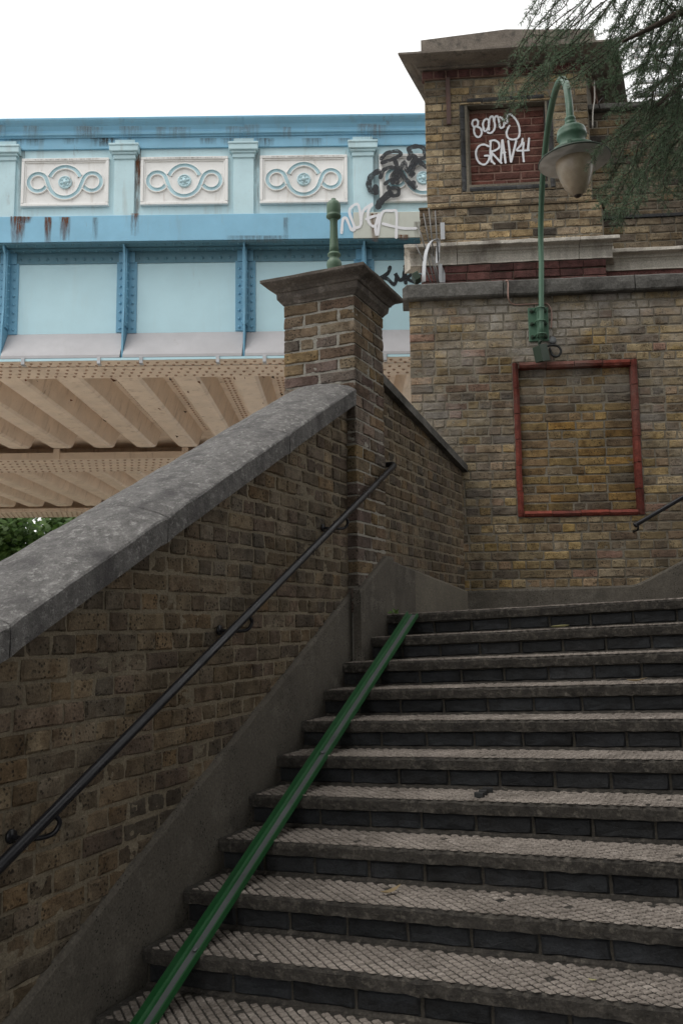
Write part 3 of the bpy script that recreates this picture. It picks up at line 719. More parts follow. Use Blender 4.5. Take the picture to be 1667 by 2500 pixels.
lay(tower, FT, spec, None, rng=rg, jit=.006)
FTP = frame(wpt(0, 0, TO+.06), WD, -WN); spec = []; z = ZP-.012-.0665; k = 0
M_dirty = [M_tower, M_abut]
while z > ZL-.05:
    spec += course(-.300, 1.37, z, .0665, 's' if k % 2 else 'f', .06, (lambda r_, x_, z_: M_abut if r_.random() < .35 else M_tower), rg, .0105); z -= TC; k += 1
lay(tower, FTP, spec, None, part='plinth_brick', rest='plinth_remainder', rng=rg, jit=.006)
mb = MB(); tbox(mb, -.310, 1.38, TO+.07, 3.2, ZP-.006, ZP+.012)
mb.build('plinth_offset', M_abut, tower)
# recessed red panel
spec = []; z = QZ0+.004; k = 0
while z < QZ1-.03:
    spec += course(Q0+.002, Q1-.002, z, .0665, 's' if k % 2 else 'm', .03, M_red, rg, .0095); z += TC; k += 1
FTR = frame(wpt(0, 0, TO-.088), WD, -WN)
lay(tower, FTR, spec, None, part='red_panel_brick', rest='red_panel_remainder', rng=rg, jit=.002)
mb = MB(); mb.box((Q0-.02, .006, QZ0-.02), (Q1+.02, .04, QZ1+.02), 0, FTR); mb.build('panel_bed', M_mortr, tower)
def chamfer_side(p, q, inn, cnt):
    p = V((p[0], 0, p[1])); q = V((q[0], 0, q[1])); t = (q-p).normalized()
    for k in range(cnt):
        a = p+(q-p)*(k/cnt)+t*.002; b = p+(q-p)*((k+1)/cnt)-t*.002; secs = []
        for s_ in range(5):
            c = a+(b-a)*s_/4; ring = []
            for (e2, y) in ((-.066, .03), (-.066, -.003), (-.045, -.006), (-.03, 0), (-.012, .02), (-.002, .05), (.0, .085), (0, .1), (-.03, .1)):
                w = .002*fbm(c.x*20, c.z*20, y*40+e2*20); ring.append(FT @ V((c.x+inn[0]*e2+w, y+w, c.z+inn[1]*e2)))
            secs.append(ring)
        mb = MB(); mb.sweep(secs, True, True); mb.build('bullnose_brick', M_slate, tower)
chamfer_side((Q0, QZ0-.064), (Q0, QZ1), (1, 0), 7); chamfer_side((Q1, QZ0-.064), (Q1, QZ1), (-1, 0), 7)
chamfer_side((Q0+.002, QZ0), (Q1-.002, QZ0), (0, 1), 5)
chamfer_side((Q0+.002, QZ1), (Q1-.002, QZ1), (0, -1), 5)
# red course, cornice, blocking course and low pediment
spec = []; x = TUL-.02
while x < TUR+.0:
    spec.append((x, ZC+.006, .104, .0725, .08, M_rub)); x += .116
lay(tower, frame(wpt(0, 0, TO+.028), WD, -WN), spec, None, part='corbel_brick', rng=rg, jit=.004)
mb = MB(); tbox(mb, TUL-.018, TUR+.018, TO+.02, 3.2, ZC+.002, ZC+.086); mb.build('corbel_bed', M_mortr, tower)
def skew_rings(prof, u0, u1, base, back, nsub=14, w=.004):
    secs = []
    for o_, z_ in prof:
        c = [(u0-o_, 0, base+o_), (u1+o_, 0, base+o_), (u1+o_, back+o_, base), (u0-o_, back+o_, base)]; ring = []
        pts = [skew(c[0][0], c[0][2], 0, z_), skew(c[1][0], c[1][2], 0, z_), skew(u1+o_, base, back, z_), skew(u0-o_, base, back, z_)]
        for q in range(4):
            a, b = pts[q], pts[(q+1) % 4]
            for s_ in range(nsub):
                p = a+(b-a)*s_/nsub; n_ = w*fbm(p.x*8, p.y*8, p.z*8); ring.append(p+V((n_, n_, n_)))
        secs.append(ring)
    return secs
ZK = 5.226
mb = MB(); mb.sweep(skew_rings([(.024, ZK), (.030, ZK+.001), (.05, ZK-.003), (.062, ZK+.002), (.066, ZK+.016), (.095, ZK+.019), (.10, ZK+.022), (.135, ZK+.018), (.185, ZK+.018), (.225, ZK+.026), (.24, ZK+.034), (.247, ZK+.037), (.247, ZK+.056), (.22, ZK+.062), (.05, ZK+.075)], TUL, TUR, TO, 3.2), True, True)
mb.build('cornice', M_tcap, tower)
zb0 = ZK+.045; F0 = -.32
u1, z1 = wall_uz(1027, 97, F0); um, zm = wall_uz(1235, 70, F0); u2 = TUR+.05; z2 = z1
poly = [(u1, zb0), (u2, zb0), (u2, z2), (um, zm), (u1, z1)]
mb = MB(); k = len(poly)
p = [skew(u, F0, 0, z) for u, z in poly]+[skew(u, F0, 2.9, z) for u, z in poly]
mb.add(p, [tuple(range(k)), tuple(range(2*k-1, k-1, -1))]+[(i, (i+1) % k, (i+1) % k+k, i+k) for i in range(k)])
tbox(mb, u1-.02, u2+.02, F0+.02, 2.9, zb0-.01, zb0+.045); mb.build('blocking_course', M_tcap, tower)
# moulded ledge round the plinth, spalled red bricks under it
ZLE = ZL+.018; LS = .74
lj = [-.458, wall_uz(1117, 620, -.33)[0], wall_uz(1418, 605, -.33)[0], 1.50]
LP = [(o_, ZLE+q_*LS) for o_, q_ in ((.16, -.235), (.072, -.238), (.064, -.215), (.068, -.13), (.082, -.098), (.098, -.09), (.10, -.066), (.112, -.056), (.16, -.052), (.168, -.044), (.168, -.008), (.16, 0), (-.05, .004))]
def ledge_piece(a, b, left=False, right=False, off0=TO, prof=LP, mat=None, parent=None):
    secs = []; n = max(6, int((b-a)/.05))
    xs = [a+.003+(b-a-.006)*k/n for k in range(n+1)]
    for x in xs:
        ring = []
        for (o_, z_) in prof[1:]:
            w = .003*fbm(x*9, o_*20, z_*20); xx = x
            if left and x == xs[0]: xx = x+(.168-o_)*.9
            if right and x == xs[-1]: xx = x-(.168-o_)*.9
            ring.append(wpt(xx, z_+w, off0+o_+w))
        ring += [wpt(ring and x, prof[-1][1], off0-.1), wpt(x, prof[1][1], off0-.1)]
        secs.append(ring)
    mb = MB(); mb.sweep(secs, True, True); mb.build('ledge_stone', mat or M_ledge, parent or tower)
ledge_piece(lj[0], lj[1], left=True); ledge_piece(lj[1], lj[2]); ledge_piece(lj[2], lj[3], right=True)
spec = []; z = ZLE-.235*LS-.080
for k in range(4):
    spec += course(-.30, 1.385, z, .070, 's', .09, M_rub, rg, .0035); z -= .0772
lay(tower, frame(wpt(0, 0, TO+.062), WD, -WN), spec, None, part='spalled_brick', rng=rg, jit=.014)
# rusty flat strap
ua, za = wall_uz(1087, 192, TO); ub, zb = wall_uz(1099, 305, TO)
mb = MB(); mb.bbox((ua, -.028, zb), (ua+.042, -.010, za), .002, 0, FT); mb.bbox((ua+.008, -.034, zb-.004), (ua+.036, -.026, zb+.03), .003, 0, FT); mb.build('iron_strap', M_iron, tower)
# graffiti
def ribbon(mb, pts, w, Fm, y0, mi=0, k=4, base=[0]):
    """flat painted stroke in the (x,z) plane of Fm"""
    P = [V((p[0], 0, p[1])) for p in pts]; P = smoothpath(P, k) if len(P) > 2 else P
    vs = []; n = len(P); base[0] += 1; yy = y0-(base[0] % 12)*.00025
    for i, p in enumerate(P):
        t = (P[min(i+1, n-1)]-P[max(i-1, 0)]); t = t.normalized() if t.length > 1e-6 else V((1, 0, 0)); s_ = V((-t.z, 0, t.x))*w/2*(1+.12*math.sin(i*1.7))
        vs += [Fm @ (p+s_+V((0, yy-i*6e-6, 0))), Fm @ (p-s_+V((0, yy-i*6e-6, 0)))]
    fs = [(2*i, 2*i+1, 2*i+3, 2*i+2) for i in range(n-1)]; mb.add(vs, fs, mi)
    for e, d in ((0, -1), (n-1, 1)):
        p = P[e]; t = (P[min(e+1, n-1)]-P[max(e-1, 0)]).normalized()*d; s_ = V((-t.z, 0, t.x)); c = [p+(s_*math.cos(a)+t*math.sin(a))*w/2 for a in [math.pi*q/6 for q in range(7)]]
        mb.add([Fm @ (q+V((0, yy-.00012-n*6e-6, 0))) for q in c], [tuple(range(7))], mi)
def tow(a, b): return wall_uz(960+a/4.48, 60+b/4.48, TO-.088)
G1 = [[(885, 1130), (862, 1090), (872, 1050), (905, 1040), (925, 1062), (918, 1105), (890, 1120), (880, 1160), (895, 1210), (930, 1232), (960, 1205), (965, 1165), (945, 1130), (915, 1118)],
      [(990, 1140), (978, 1095), (992, 1050), (1020, 1032), (1046, 1055), (1040, 1110), (1020, 1155), (995, 1165), (980, 1130)],
      [(1045, 1150), (1042, 1070), (1060, 1015), (1082, 1005), (1100, 1050), (1110, 1110), (1095, 1160), (1060, 1188), (1030, 1180)],
      [(1100, 1060), (1112, 1012), (1135, 1002), (1152, 1045), (1162, 1110), (1178, 1132), (1204, 1115), (1210, 1070), (1192, 1030), (1165, 1012)],
      [(1215, 1080), (1243, 1072), (1238, 1030), (1250, 985), (1282, 985), (1332, 1032), (1368, 1100), (1380, 1180), (1362, 1240), (1310, 1258), (1256, 1243), (1236, 1192), (1250, 1140), (1268, 1108)],
      [(1040, 1332), (990, 1312), (935, 1330), (903, 1390), (912, 1468), (950, 1520), (1000, 1530), (1038, 1490), (1048, 1438), (1000, 1436)],
      [(1062, 1290), (1060, 1400), (1072, 1500)], [(1055, 1278), (1102, 1266), (1148, 1292), (1155, 1345), (1105, 1380), (1068, 1392), (1110, 1440), (1180, 1515)], [(1078, 1400), (1070, 1480), (1105, 1524)],
      [(1172, 1500), (1190, 1266)], [(1194, 1266), (1226, 1512)], [(1186, 1402), (1222, 1398)], [(1256, 1272), (1285, 1500)], [(1287, 1500), (1342, 1272)],
      [(1412, 1250), (1398, 1312), (1348, 1374), (1410, 1378), (1480, 1374)], [(1482, 1246), (1470, 1374)], [(1424, 1292), (1416, 1400), (1425, 1497)]]
mb = MB()
for s_ in G1: ribbon(mb, [tow(*p) for p in s_], .0195, frame(wpt(0, 0, TO-.088), WD, -WN), -.008)
mb.build('graffiti', M_wgraf, tower, fix=False)

# ------------------------------------------------------------------ parapet wall running right from the tower
AO = -.66
FA = frame(wpt(0, 0, AO), WD, -WN); AU0, AU1 = 1.30, 4.6
ZA = wall_uz(1600, 265, AO)[1]; ZA1 = wall_uz(1600, 244, AO+.05)[1]; ZAp = wall_uz(1600, 529, AO+.03)[1]; ZAl = wall_uz(1600, 605, AO+.13)[1]
ab = thing('viaduct_wall', FA @ Matrix.Translation((2.2, 0, -1.6)), 'smoke stained brick parapet wall running right from the tower behind the hanging cedar twigs', 'wall')
mb = MB(); mb.box((AU0, .0075, ZAp), (AU1, .45, ZA), 0, FA); mb.box((AU0+.05, -.04, -1.62), (AU1, .45, ZAp), 0, FA); mb.build('mortar_core', M_mort, ab)
rg = random.Random(14); spec = []; z = ZAp+.02; k = 0
while z < ZA-.05: spec += course(AU0+.01, 3.0, z, .0665, 's' if k % 2 else 'f', .06, M_abut, rg, .0105); z += TC; k += 1
lay(ab, FA, spec, None, rng=rg, jit=.006)
spec = []; z = ZAp-.012-.0665
while z > ZAl-.05: spec += course(1.378, 3.0, z, .0665, 's' if k % 2 else 'f', .06, M_abut, rg, .0105); z -= TC; k += 1
lay(ab, FA @ Matrix.Translation((0, -.0475, 0)), spec, None, part='plinth_brick', rng=rg, jit=.006)
mb = MB(); mb.bbox((1.38, -.062, ZAp-.01), (AU1, .1, ZAp+.022), .004, 0, FA); mb.build('plinth_offset', M_slate, ab)
for a, b in ((AU0+.02, 2.3), (2.305, 3.3), (3.305, AU1)):
    mb = MB(); mb.bbox((a, -.06, ZA), (b, .5, ZA1), .012, 0, FA); mb.build('coping_stone', M_copd, ab)
LP2 = [(o_, z_-ZLE+ZAl) for o_, z_ in LP]
for a, b in ((1.415, 2.36), (2.36, 3.4), (3.4, AU1)): ledge_piece(a, b, off0=AO, prof=LP2, parent=ab)
mb = MB(); mb.box((1.40, -.055, ZAl-.6), (AU1, .2, ZAl-.178), 0, FA); mb.build('under_ledge_course', M_rub, ab)

# ------------------------------------------------------------------ iron bridge
BA = R_(23.6); BE = V((math.cos(BA), math.sin(BA), 0)); BG = V((-math.sin(BA), math.cos(BA), 0)); BD = 10.5
BO = V((O.x, O.y, 0))+BG*BD
FBR = frame(BO, BE, BG)
def bp(s, d, z): return BO+BE*s+BG*d+V((0, 0, z))
def bz(v, d=0., u=300):
    P = hit(u, v, BG, BG.dot(BO)+d); return P.z
def bs(u, v=500, d=0.): P = hit(u, v, BG, BG.dot(BO)+d); return (P-BO).dot(BE)
bridge = thing('railway_bridge', Matrix.Translation(bp(-3, 0, 3.1)), 'pale and mid blue riveted iron bridge with cream scrollwork panels and a tan trough soffit', 'bridge')
S0, S1 = -9.6, 2.2
PC = bs(595, 430); PS = PC-bs(304, 430)                      # pilaster spacing and one centre
cent = [PC+PS*k for k in range(-4, 3)]
zt, zrail, zfr, zp1, zp0, zb = bz(292.9), bz(335.5), bz(361), bz(384), bz(501), bz(527)
zbot = bz(590)
def profile_run(prof, s0, s1, name, mat, n=1, w=0):
    """prof of (d,z) swept along the bridge"""
    mb = MB(); secs = []
    for k in range(n+1):
        s = s0+(s1-s0)*k/n; secs.append([bp(s, d, z+(w*fbm(s*2, d*9, z) if w else 0)) for d, z in prof])
    mb.sweep(secs, True, True); return mb.build(name, mat, bridge)
h = zt-zrail
for k in range(-4, 3):
    a, b = PC+PS*k+.0012, PC+PS*(k+1)-.0012
    if b > S1: b = S1
    profile_run([(-.10, zt-.03), (-.08, zt), (.2, zt+.01), (.2, zrail), (-.018, zrail), (-.02, zrail+h*.06), (-.045, zrail+h*.1), (-.05, zrail+h*.2), (-.03, zrail+h*.26), (-.035, zrail+h*.36), (-.06, zrail+h*.55), (-.095, zrail+h*.68), (-.115, zrail+h*.78), (-.12, zrail+h*.86)], a, b, 'top_rail', M_mblue, 4)
profile_run([(0, zfr), (0, zrail+.004), (.12, zrail+.004), (.12, zfr)], S0, S1, 'frieze', M_mblue)
profile_run([(.03, zb-.02), (.03, zfr), (.10, zfr), (.10, zb-.02)], S0, S1, 'parapet_plate', M_lblue)
sp = bs(1005, 560) - .0
sband = bs(862, 560)
profile_run([(-.03, zbot), (-.03, zb-.006), (-.015, zb+.004), (.06, zb+.004), (.06, zbot)], S0, sband, 'band', M_mblue)
profile_run([(-.03, zbot), (-.03, zb-.006), (-.015, zb+.004), (.06, zb+.004), (.06, zbot)], sband+.002, S1, 'band', M_patch).__setitem__('label', 'beige repainted length of the band beside the tower')
for c in cent:
    pl = MB(); w = .125
    pl.bbox((c-w, -.012, zb), (c+w, .05, zrail-.03), .006, 0, FBR); o = pl.build('pilaster', M_lblue, bridge)
    zc = zfr+.06
    mb = MB()
    for (hw, d0, a, b) in ((w+.012, -.03, zfr-.155, zfr-.10), (w+.03, -.05, zfr-.10, zfr-.07), (w+.055, -.075, zfr-.07, zfr+.0), (w+.062, -.085, zfr, zfr+.028)):
        mb.bbox((c-hw, d0, a), (c+hw, .05, b+.002), .008, 0, FBR)
    mb.build('capital', M_lblue, o)
# scrollwork panels
pw2, ph2 = (bs(558, 430)-bs(344.5, 430))/2, (zp1-zp0)/2; zpc = (zp0+zp1)/2
def strip(mb, pts, closed=False):
    """guilloche band: blue floor between two raised cream fillets"""
    P = [V((x, 0, z)) for x, z in pts]; n = len(P); secs = []
    for i, p in enumerate(P):
        a = P[(i-1) % n] if closed else P[max(i-1, 0)]; b = P[(i+1) % n] if closed else P[min(i+1, n-1)]
        t = (b-a).normalized(); s_ = V((-t.z, 0, t.x)); ring = []
        for (o_, y) in ((-.036, .0), (-.036, -.016), (-.031, -.024), (-.021, -.024), (-.016, -.006), (.016, -.006), (.021, -.024), (.031, -.024), (.036, -.016), (.036, 0)):
            ring.append(p+s_*o_+V((0, y, 0)))
        secs.append(ring)
    if closed: secs.append(secs[0])
    m = len(secs[0])
    for k in range(len(secs)-1):
        for i in range(m-1):
            mb.add([secs[k][i], secs[k][i+1], secs[k+1][i+1], secs[k+1][i]], [(0, 1, 2, 3)], 1 if i in (3, 4, 5) else 0, i not in (3, 5))
def arc(cx, cz, r, a0, a1, n=20): return [(cx+r*math.cos(R_(a0+(a1-a0)*k/n)), cz+r*math.sin(R_(a0+(a1-a0)*k/n))) for k in range(n+1)]
orn = MB(); Rb, Rs, ex = .200, .114, .335
orn_pts = arc(-ex, -.0, Rs, 150, 20, 14)[0:]+arc(0, 0, Rb, 200, 340, 26)+arc(ex, 0, Rs, 160, 30, 14)
strip(orn, orn_pts)
strip(orn, arc(-ex, 0, Rs, 150, 335, 24)); strip(orn, arc(ex, 0, Rs, 30, -155, 24)); strip(orn, arc(0, 0, Rb, 22, 158, 22))
ros = MB(); Mr = Matrix.Rotation(R_(90), 4, 'X')
ros.lathe([(.0, 0), (.085, 0), (.085, .016), (.078, .024), (.07, .024), (.066, .016), (.03, .018), (.026, .034), (.014, .042), (0, .044)], Mr, 20)
for k in range(6):
    a = R_(60*k+15); ros.dome(V((.046*math.cos(a), -.016, .046*math.sin(a))), V((0, -1, 0)), .017, .016, 8)
orn_me = orn.mesh('ornament', [M_cream, M_lblue]); ros_me = ros.mesh('rosette', [M_lblue])
frm = MB(); e0, e1 = pw2, pw2-.05
for (x0, x1, z0, z1) in ((-pw2, pw2, ph2-.038, ph2), (-pw2, pw2, -ph2, -ph2+.038), (-pw2, -pw2+.038, -ph2+.039, ph2-.039), (pw2-.038, pw2, -ph2+.039, ph2-.039)):
    frm.bbox((x0, -.048, z0), (x1, -.01, z1), .007)
for (x0, x1, z0, z1) in ((-pw2+.039, pw2-.039, ph2-.056, ph2-.039), (-pw2+.039, -pw2+.056, -ph2+.04, ph2-.057), (pw2-.056, pw2-.039, -ph2+.04, ph2-.057)):
    frm.bbox((x0, -.034, z0), (x1, -.01, z1), .005)
frm_me = frm.mesh('panel_frame', [M_cream]); pan = MB(); pan.box((-pw2, -.02, -ph2), (pw2, .03, ph2)); pan_me = pan.mesh('panel', [M_cream])
Mbi = WM['railway_bridge'].inverted()
for k in range(-4, 2):
    c = PC+PS*(k+.5)+bs(741, 430)-bs(740.3, 430)
    Mp = Mbi @ frame(bp(c, .032, zpc), BE, BG)
    po = bpy.data.objects.new('panel', pan_me); COL.objects.link(po); po.parent = bridge; po.matrix_basis = Mp
    for nm, me, y in (('panel_frame', frm_me, 0), ('ornament', orn_me, -.0185), ('rosette', ros_me, -.0185)):
        q = bpy.data.objects.new(nm, me); COL.objects.link(q); q.parent = po; q.matrix_basis = Matrix.Translation((0, y, 0))
# girder: flange, web, stiffeners with rivets
WEB = .23; zf_ang0 = bz(643, WEB); zw0 = bz(811, WEB); zfl = 3.133
profile_run([(-.012, zbot), (-.012, zbot-.014), (WEB+.1, zbot-.014), (WEB+.1, zbot)], S0, S1, 'top_flange', M_shblue)
profile_run([(WEB, zfl), (WEB, zbot-.016), (WEB+.02, zbot-.016), (WEB+.02, zfl)], S0, S1, 'web_plate', M_web)
ang = profile_run([(WEB-.014, zf_ang0), (WEB-.014, zbot-.034), (WEB-.11, zbot-.034), (WEB-.11, zbot-.0165), (WEB-.001, zbot-.0165), (WEB-.001, zf_ang0)], S0, S1, 'flange_angle', M_shblue)
mb = MB(); s = S0+.05
while s < S1:
    mb.dome(bp(s, WEB-.014, zf_ang0+.055), -BG, .021, .018); mb.dome(bp(s+.055, WEB-.062, zbot-.034), V((0, 0, -1)), .02, .017)
    mb.dome(bp(s+.02, .04, zbot-.014), V((0, 0, -1)), .02, .017); s += .1135
mb.build('rivets', M_shblue, ang, kind='stuff')
for c in cent:
    cs = c+.0; stf = MB(); t = .011
    zbm = bz(866, 0)
    # outstanding leg, curving out under the flange and tapering on to the bottom edge
    pts = [(WEB, zbm+.02), (.03, zbm-.03), (.045, zw0+.05), (.075, zw0+.25), (.085, zf_ang0-.05), (.07, zf_ang0+.06), (.03, zbot-.06), (.012, zbot-.016), (WEB, zbot-.016)]
    P = [bp(cs-t, d, z) for d, z in pts]+[bp(cs+t, d, z) for d, z in pts]; n = len(pts)
    stf.add(P, [tuple(range(n)), tuple(range(2*n-1, n-1, -1))]+[(i, i+n, (i+1) % n+n, (i+1) % n) for i in range(n)])
    so = stf.build('stiffener', M_sblue, bridge)
    for sg in (-1, 1):
        mb = MB(); a, b = sorted((cs+sg*t, cs+sg*(t+.016))); mb.box((a, .095, zw0+.04), (b, WEB-.002, zbot-.036), 0, FBR)
        a, b = sorted((cs+sg*t, cs+sg*.125)); mb.box((a, WEB-.017, zw0-.015 if sg > 0 else zw0+.0), (b, WEB-.0005, zf_ang0+.012), 0, FBR)
        a, b = sorted((cs+sg*t, cs+sg*.10)); mb.box((a, WEB-.032, zf_ang0+.0), (b, WEB-.0155, zbot-.04), 0, FBR)
        mb.build('angle', M_sblue, so)
    mb = MB()
    for k in range(9):
        z = zw0+.045+k*.1075
        if z > zf_ang0-.02: break
        for sg in (-1, 1):
            mb.dome(bp(cs+sg*.078, WEB-.017, z), -BG, .021, .018); mb.dome(bp(cs+sg*(t+.016), .15, z+.045), BE*sg, .02, .017)
    mb.build('rivets', M_sblue, so, kind='stuff')
# sloping grey splash plates between the stiffeners
zsp0 = bz(866, 0); zsp1 = bz(812, WEB-.02)
for c in cent[:-1]:
    mb = MB(); a, b = c+.016, c+PS-.02; n = 8; secs = []
    for k in range(n+1):
        s = a+(b-a)*k/n; w = .004*fbm(s*3, 1, 1)
        secs.append([bp(s, WEB-.004, zsp1+w), bp(s, .005+w, zsp0+.006), bp(s, .0+w, zsp0-.03), bp(s, .012+w, zsp0-.03), bp(s, .02+w, zsp0-.002), bp(s, WEB-.004, zsp1-.012)])
    mb.sweep(secs, True, True); mb.build('splash_plate', M_splash, bridge)
# bottom flange, edge strip and clips
bf = profile_run([(.0, zfl), (.0, zfl+.022), (.76, zfl+.022), (.76, zfl)], S0, S1, 'bottom_flange', M_tan)
profile_run([(-.006, zfl+.004), (-.006, zfl+.034), (.30, zfl+.036), (.30, zfl+.023), (-.001, zfl+.0225), (-.001, zfl+.004)], S0, S1, 'flange_edge', M_web)
mb = MB(); s = S0+.05
while s < S1:
    for q, d in enumerate((.09, .20, .37, .52, .66)):
        mb.dome(bp(s+(.06 if q % 2 else 0), d, zfl), V((0, 0, -1)), .022, .017)
    s += .118
mb.build('rivets', M_triv, bf, kind='stuff')
for u in (-180, -60, 57, 242, 345, 532, 646, 790, 940):
    mb = MB(); s = bs(u, 876); w = .022
    mb.bbox((s-w, -.022, zfl-.045), (s+w, -.009, zfl+.042), .003, 0, FBR); mb.bbox((s-w, -.022, zfl-.045), (s+w, .06, zfl-.033), .003, 0, FBR); mb.build('clip', M_galv, bridge)
# trough decking, further girders
def troughs(d0, d1, s0, s1, ph, per, zlo, zhi):
    s = ph
    while s > s0: s -= per
    n = 0
    while s < s1:
        bw_, tw = per*.20, per*.17           # half widths: bottom flat, top flat
        prof = [(-per/2-.001, zhi), (-per/2+tw, zhi), (-bw_-.02, zlo+.03), (-bw_+.02, zlo), (bw_-.02, zlo), (bw_+.02, zlo+.03), (per/2-tw, zhi), (per/2+.001, zhi)]
        secs = []
        for d in (d0, d0+(d1-d0)*.5, d1-.35, d1-.12, d1-.03, d1):
            e = 0 if d < d1-.3 else (d-(d1-.35))/.35
            up = (zhi-zlo)*.75*max(0, e-.45)**2/.3 if e > .45 else 0
            secs.append([bp(s+x*(1-.12*max(0, e-.6)), d, z if z > zhi-.01 else z+up) for x, z in prof])
        mb = MB(); mb.sweep(secs, False, False, 0, False)
        o = mb.build('trough', M_tan, bridge, fix=False); mb = MB(); d = d0+.1
        while d < d1-.2 and d0 < 3:
            for q in (-1, 1):
                mb.dome(bp(s-per/2+q*.035, d, zhi), V((0, 0, -1)), .022, .016, 6)
            d += .135
        if mb.v: mb.build('rivets', M_triv, o, kind='stuff')
        s += per; n += 1
troughs(.60, 5.72, -9, 2.6, -2.80, .765, zfl+.03, zfl+.34)
def far_girder(d0, d1, zf):
    profile_run([(d0-.012, zfl+.0), (d0-.012, zfl+zf), (d0+.02, zfl+zf), (d0+.02, zfl)], S0-4, S1+2, 'girder_fascia', M_tan)
    o = profile_run([(d0, zfl-.004), (d0, zfl+.03), (d1, zfl+.03), (d1, zfl-.004)], S0-4, S1+2, 'girder_flange', M_tan)
    profile_run([((d0+d1)/2-.02, zfl+.03), ((d0+d1)/2-.02, zfl+1.3), ((d0+d1)/2+.02, zfl+1.3), ((d0+d1)/2+.02, zfl+.03)], S0-4, S1+2, 'girder_web', M_tan)
    mb = MB(); s = S0-2
    while s < 0:
        for q in range(5): mb.dome(bp(s+(.07 if q % 2 else 0), d0+.12+(d1-d0-.24)*q/4, zfl-.004), V((0, 0, -1)), .03, .02, 6)
        s += .14
    mb.build('rivets', M_triv, o, kind='stuff')
far_girder(6.35, 7.75, .125)
troughs(7.6, 13.6, -12, 2.6, -2.9, .765, zfl+.03, zfl+.34)
far_girder(14.1, 15.4, .09)
profile_run([(.3, zfl+.345), (.3, zfl+.9), (15.4, zfl+.9), (15.4, zfl+.345)], S0-4, S1+2, 'deck', M_tan)
for u in (138, 452):
    s = bs(u, 1120, 6.33); mb = MB(); mb.bbox((s-.06, 6.31, zfl-.01), (s+.06, 6.36, zfl+.2), .008, 0, FBR); mb.build('bracket', M_tan, bridge)
rg = random.Random(77)
for k in range(34):
    s = rg.uniform(-4.3, -.2) if k < 26 else rg.uniform(-.2, 1.0); d = rg.uniform(.78, 4.5) if k % 3 else .74; z = zfl+.028 if d > .76 else zfl-.002
    ph_ = ((s+2.80)/.765) % 1
    if d > .76 and .24 < ph_ < .76: z = zfl+.2
    l = rg.uniform(.04, .15); w = rg.uniform(.008, .022); mb = MB(); a = bp(s, d, z); b = bp(s+rg.uniform(-.05, .05), d+l, z-.002); c = bp(s+w, d+l*.5, z-rg.uniform(.01, .04))
    mb.add([a, b, c, bp(s-w*.4, d+l*.5, z-.004)], [(0, 2, 1), (0, 1, 3)]); mb.build('paint_flake', M_twig if k % 2 else M_rust, bridge, fix=False)
# rust runs and torn paint on the band
def stain(uv, mat, d=-.0335, name='rust_streak'):
    mb = MB(); P = [hit(u, v, BG, BG.dot(BO)+d) for u, v in uv]; mb.add(P, [tuple(range(len(P)))]); mb.build(name, mat, bridge, fix=False)
def run(u0, u1, v0, v1, mat, d, name='rust_streak'): stain([(u0, v0), (u1, v0), (u1, v1), (u0, v1)], mat, d, name)
for (u0, u1, v0, v1, m_) in ((24, 62, 527, 593, M_stain), (108, 126, 529, 592, M_stain), (144, 172, 529, 586, M_stain), (40, 80, 528, 544, M_stain), (970, 1000, 572, 586, M_stain), (903, 926, 520, 590, M_stain), (318, 340, 520, 575, M_stain), (548, 712, 574, 592, M_grime), (225, 240, 530, 585, M_grime), (690, 706, 530, 585, M_grime), (1010, 1030, 540, 590, M_grime)):
    run(u0, u1, v0, v1, m_, -.0335)
for u in (18, 47, 304, 330, 594, 622, 886, 914):           # runs at the casting joints
    run(u-3, u+14, 362, 528, M_grime if u % 3 else M_stain, .0285, 'joint_run')
rr_ = random.Random(3)
for k in range(15):                        # rain marks on the frieze
    u = rr_.uniform(-5, 1030); w = rr_.uniform(14, 60); run(u, u+w, 336, 362-rr_.uniform(0, 12), M_grime, -.0015, 'grime_streak')
for u in (-10, 66, 190, 205, 300, 390, 420, 560, 590, 605, 700, 880, 905): run(u-12, u+rr_.uniform(10, 50), 300+rr_.uniform(0, 10), 338, M_grime, -.125, 'grime_streak')
for c_ in range(-4, 2):                    # weathering along the top of each cream panel
    c = PC+PS*(c_+.5); mb = MB(); mb.add([bp(c-pw2+.01, -.0165+.0, zpc+ph2-.012), bp(c+pw2-.01, -.0165, zpc+ph2-.012), bp(c+pw2-.01, -.0165, zpc+ph2-.036), bp(c-pw2+.01, -.0165, zpc+ph2-.036)], [(0, 1, 2, 3)]); mb.build('grime_streak', M_grime, bridge, fix=False)
# bridge graffiti
FG = frame(bp(0, 0, 0), BE, BG)
def brg(a, b, d): P = hit(500+a/2.613, 250+b/2.613, BG, BG.dot(BO)+d); return ((P-BO).dot(BE), P.z)
KG = [([(1130, 385), (1200, 362), (1248, 332), (1225, 312), (1160, 325), (1125, 360)], .05), ([(1105, 440), (1062, 470), (1045, 520), (1058, 562), (1092, 575), (1088, 540)], .07), ([(1120, 480), (1140, 432), (1190, 415), (1238, 440), (1232, 480), (1180, 500), (1150, 520)], .05),
      ([(1198, 512), (1212, 440), (1226, 512)], .06), ([(1212, 372), (1240, 432), (1270, 382), (1290, 440), (1330, 372)], .055), ([(1300, 360), (1312, 330), (1300, 300), (1340, 282), (1390, 290), (1405, 330)], .06),
      ([(1330, 342), (1370, 380), (1412, 412)], .06), ([(1330, 455), (1312, 470), (1350, 380), (1408, 350)], .05), ([(1240, 440), (1290, 500), (1340, 545), (1330, 512)], .06), ([(1170, 540), (1190, 592), (1230, 590), (1232, 550), (1190, 548)], .05), ([(1180, 580), (1122, 632), (1105, 664)], .085)]
mb = MB()
for s_, w in KG: ribbon(mb, [brg(a, b, -.03) for a, b in s_], w, FG, -.042)
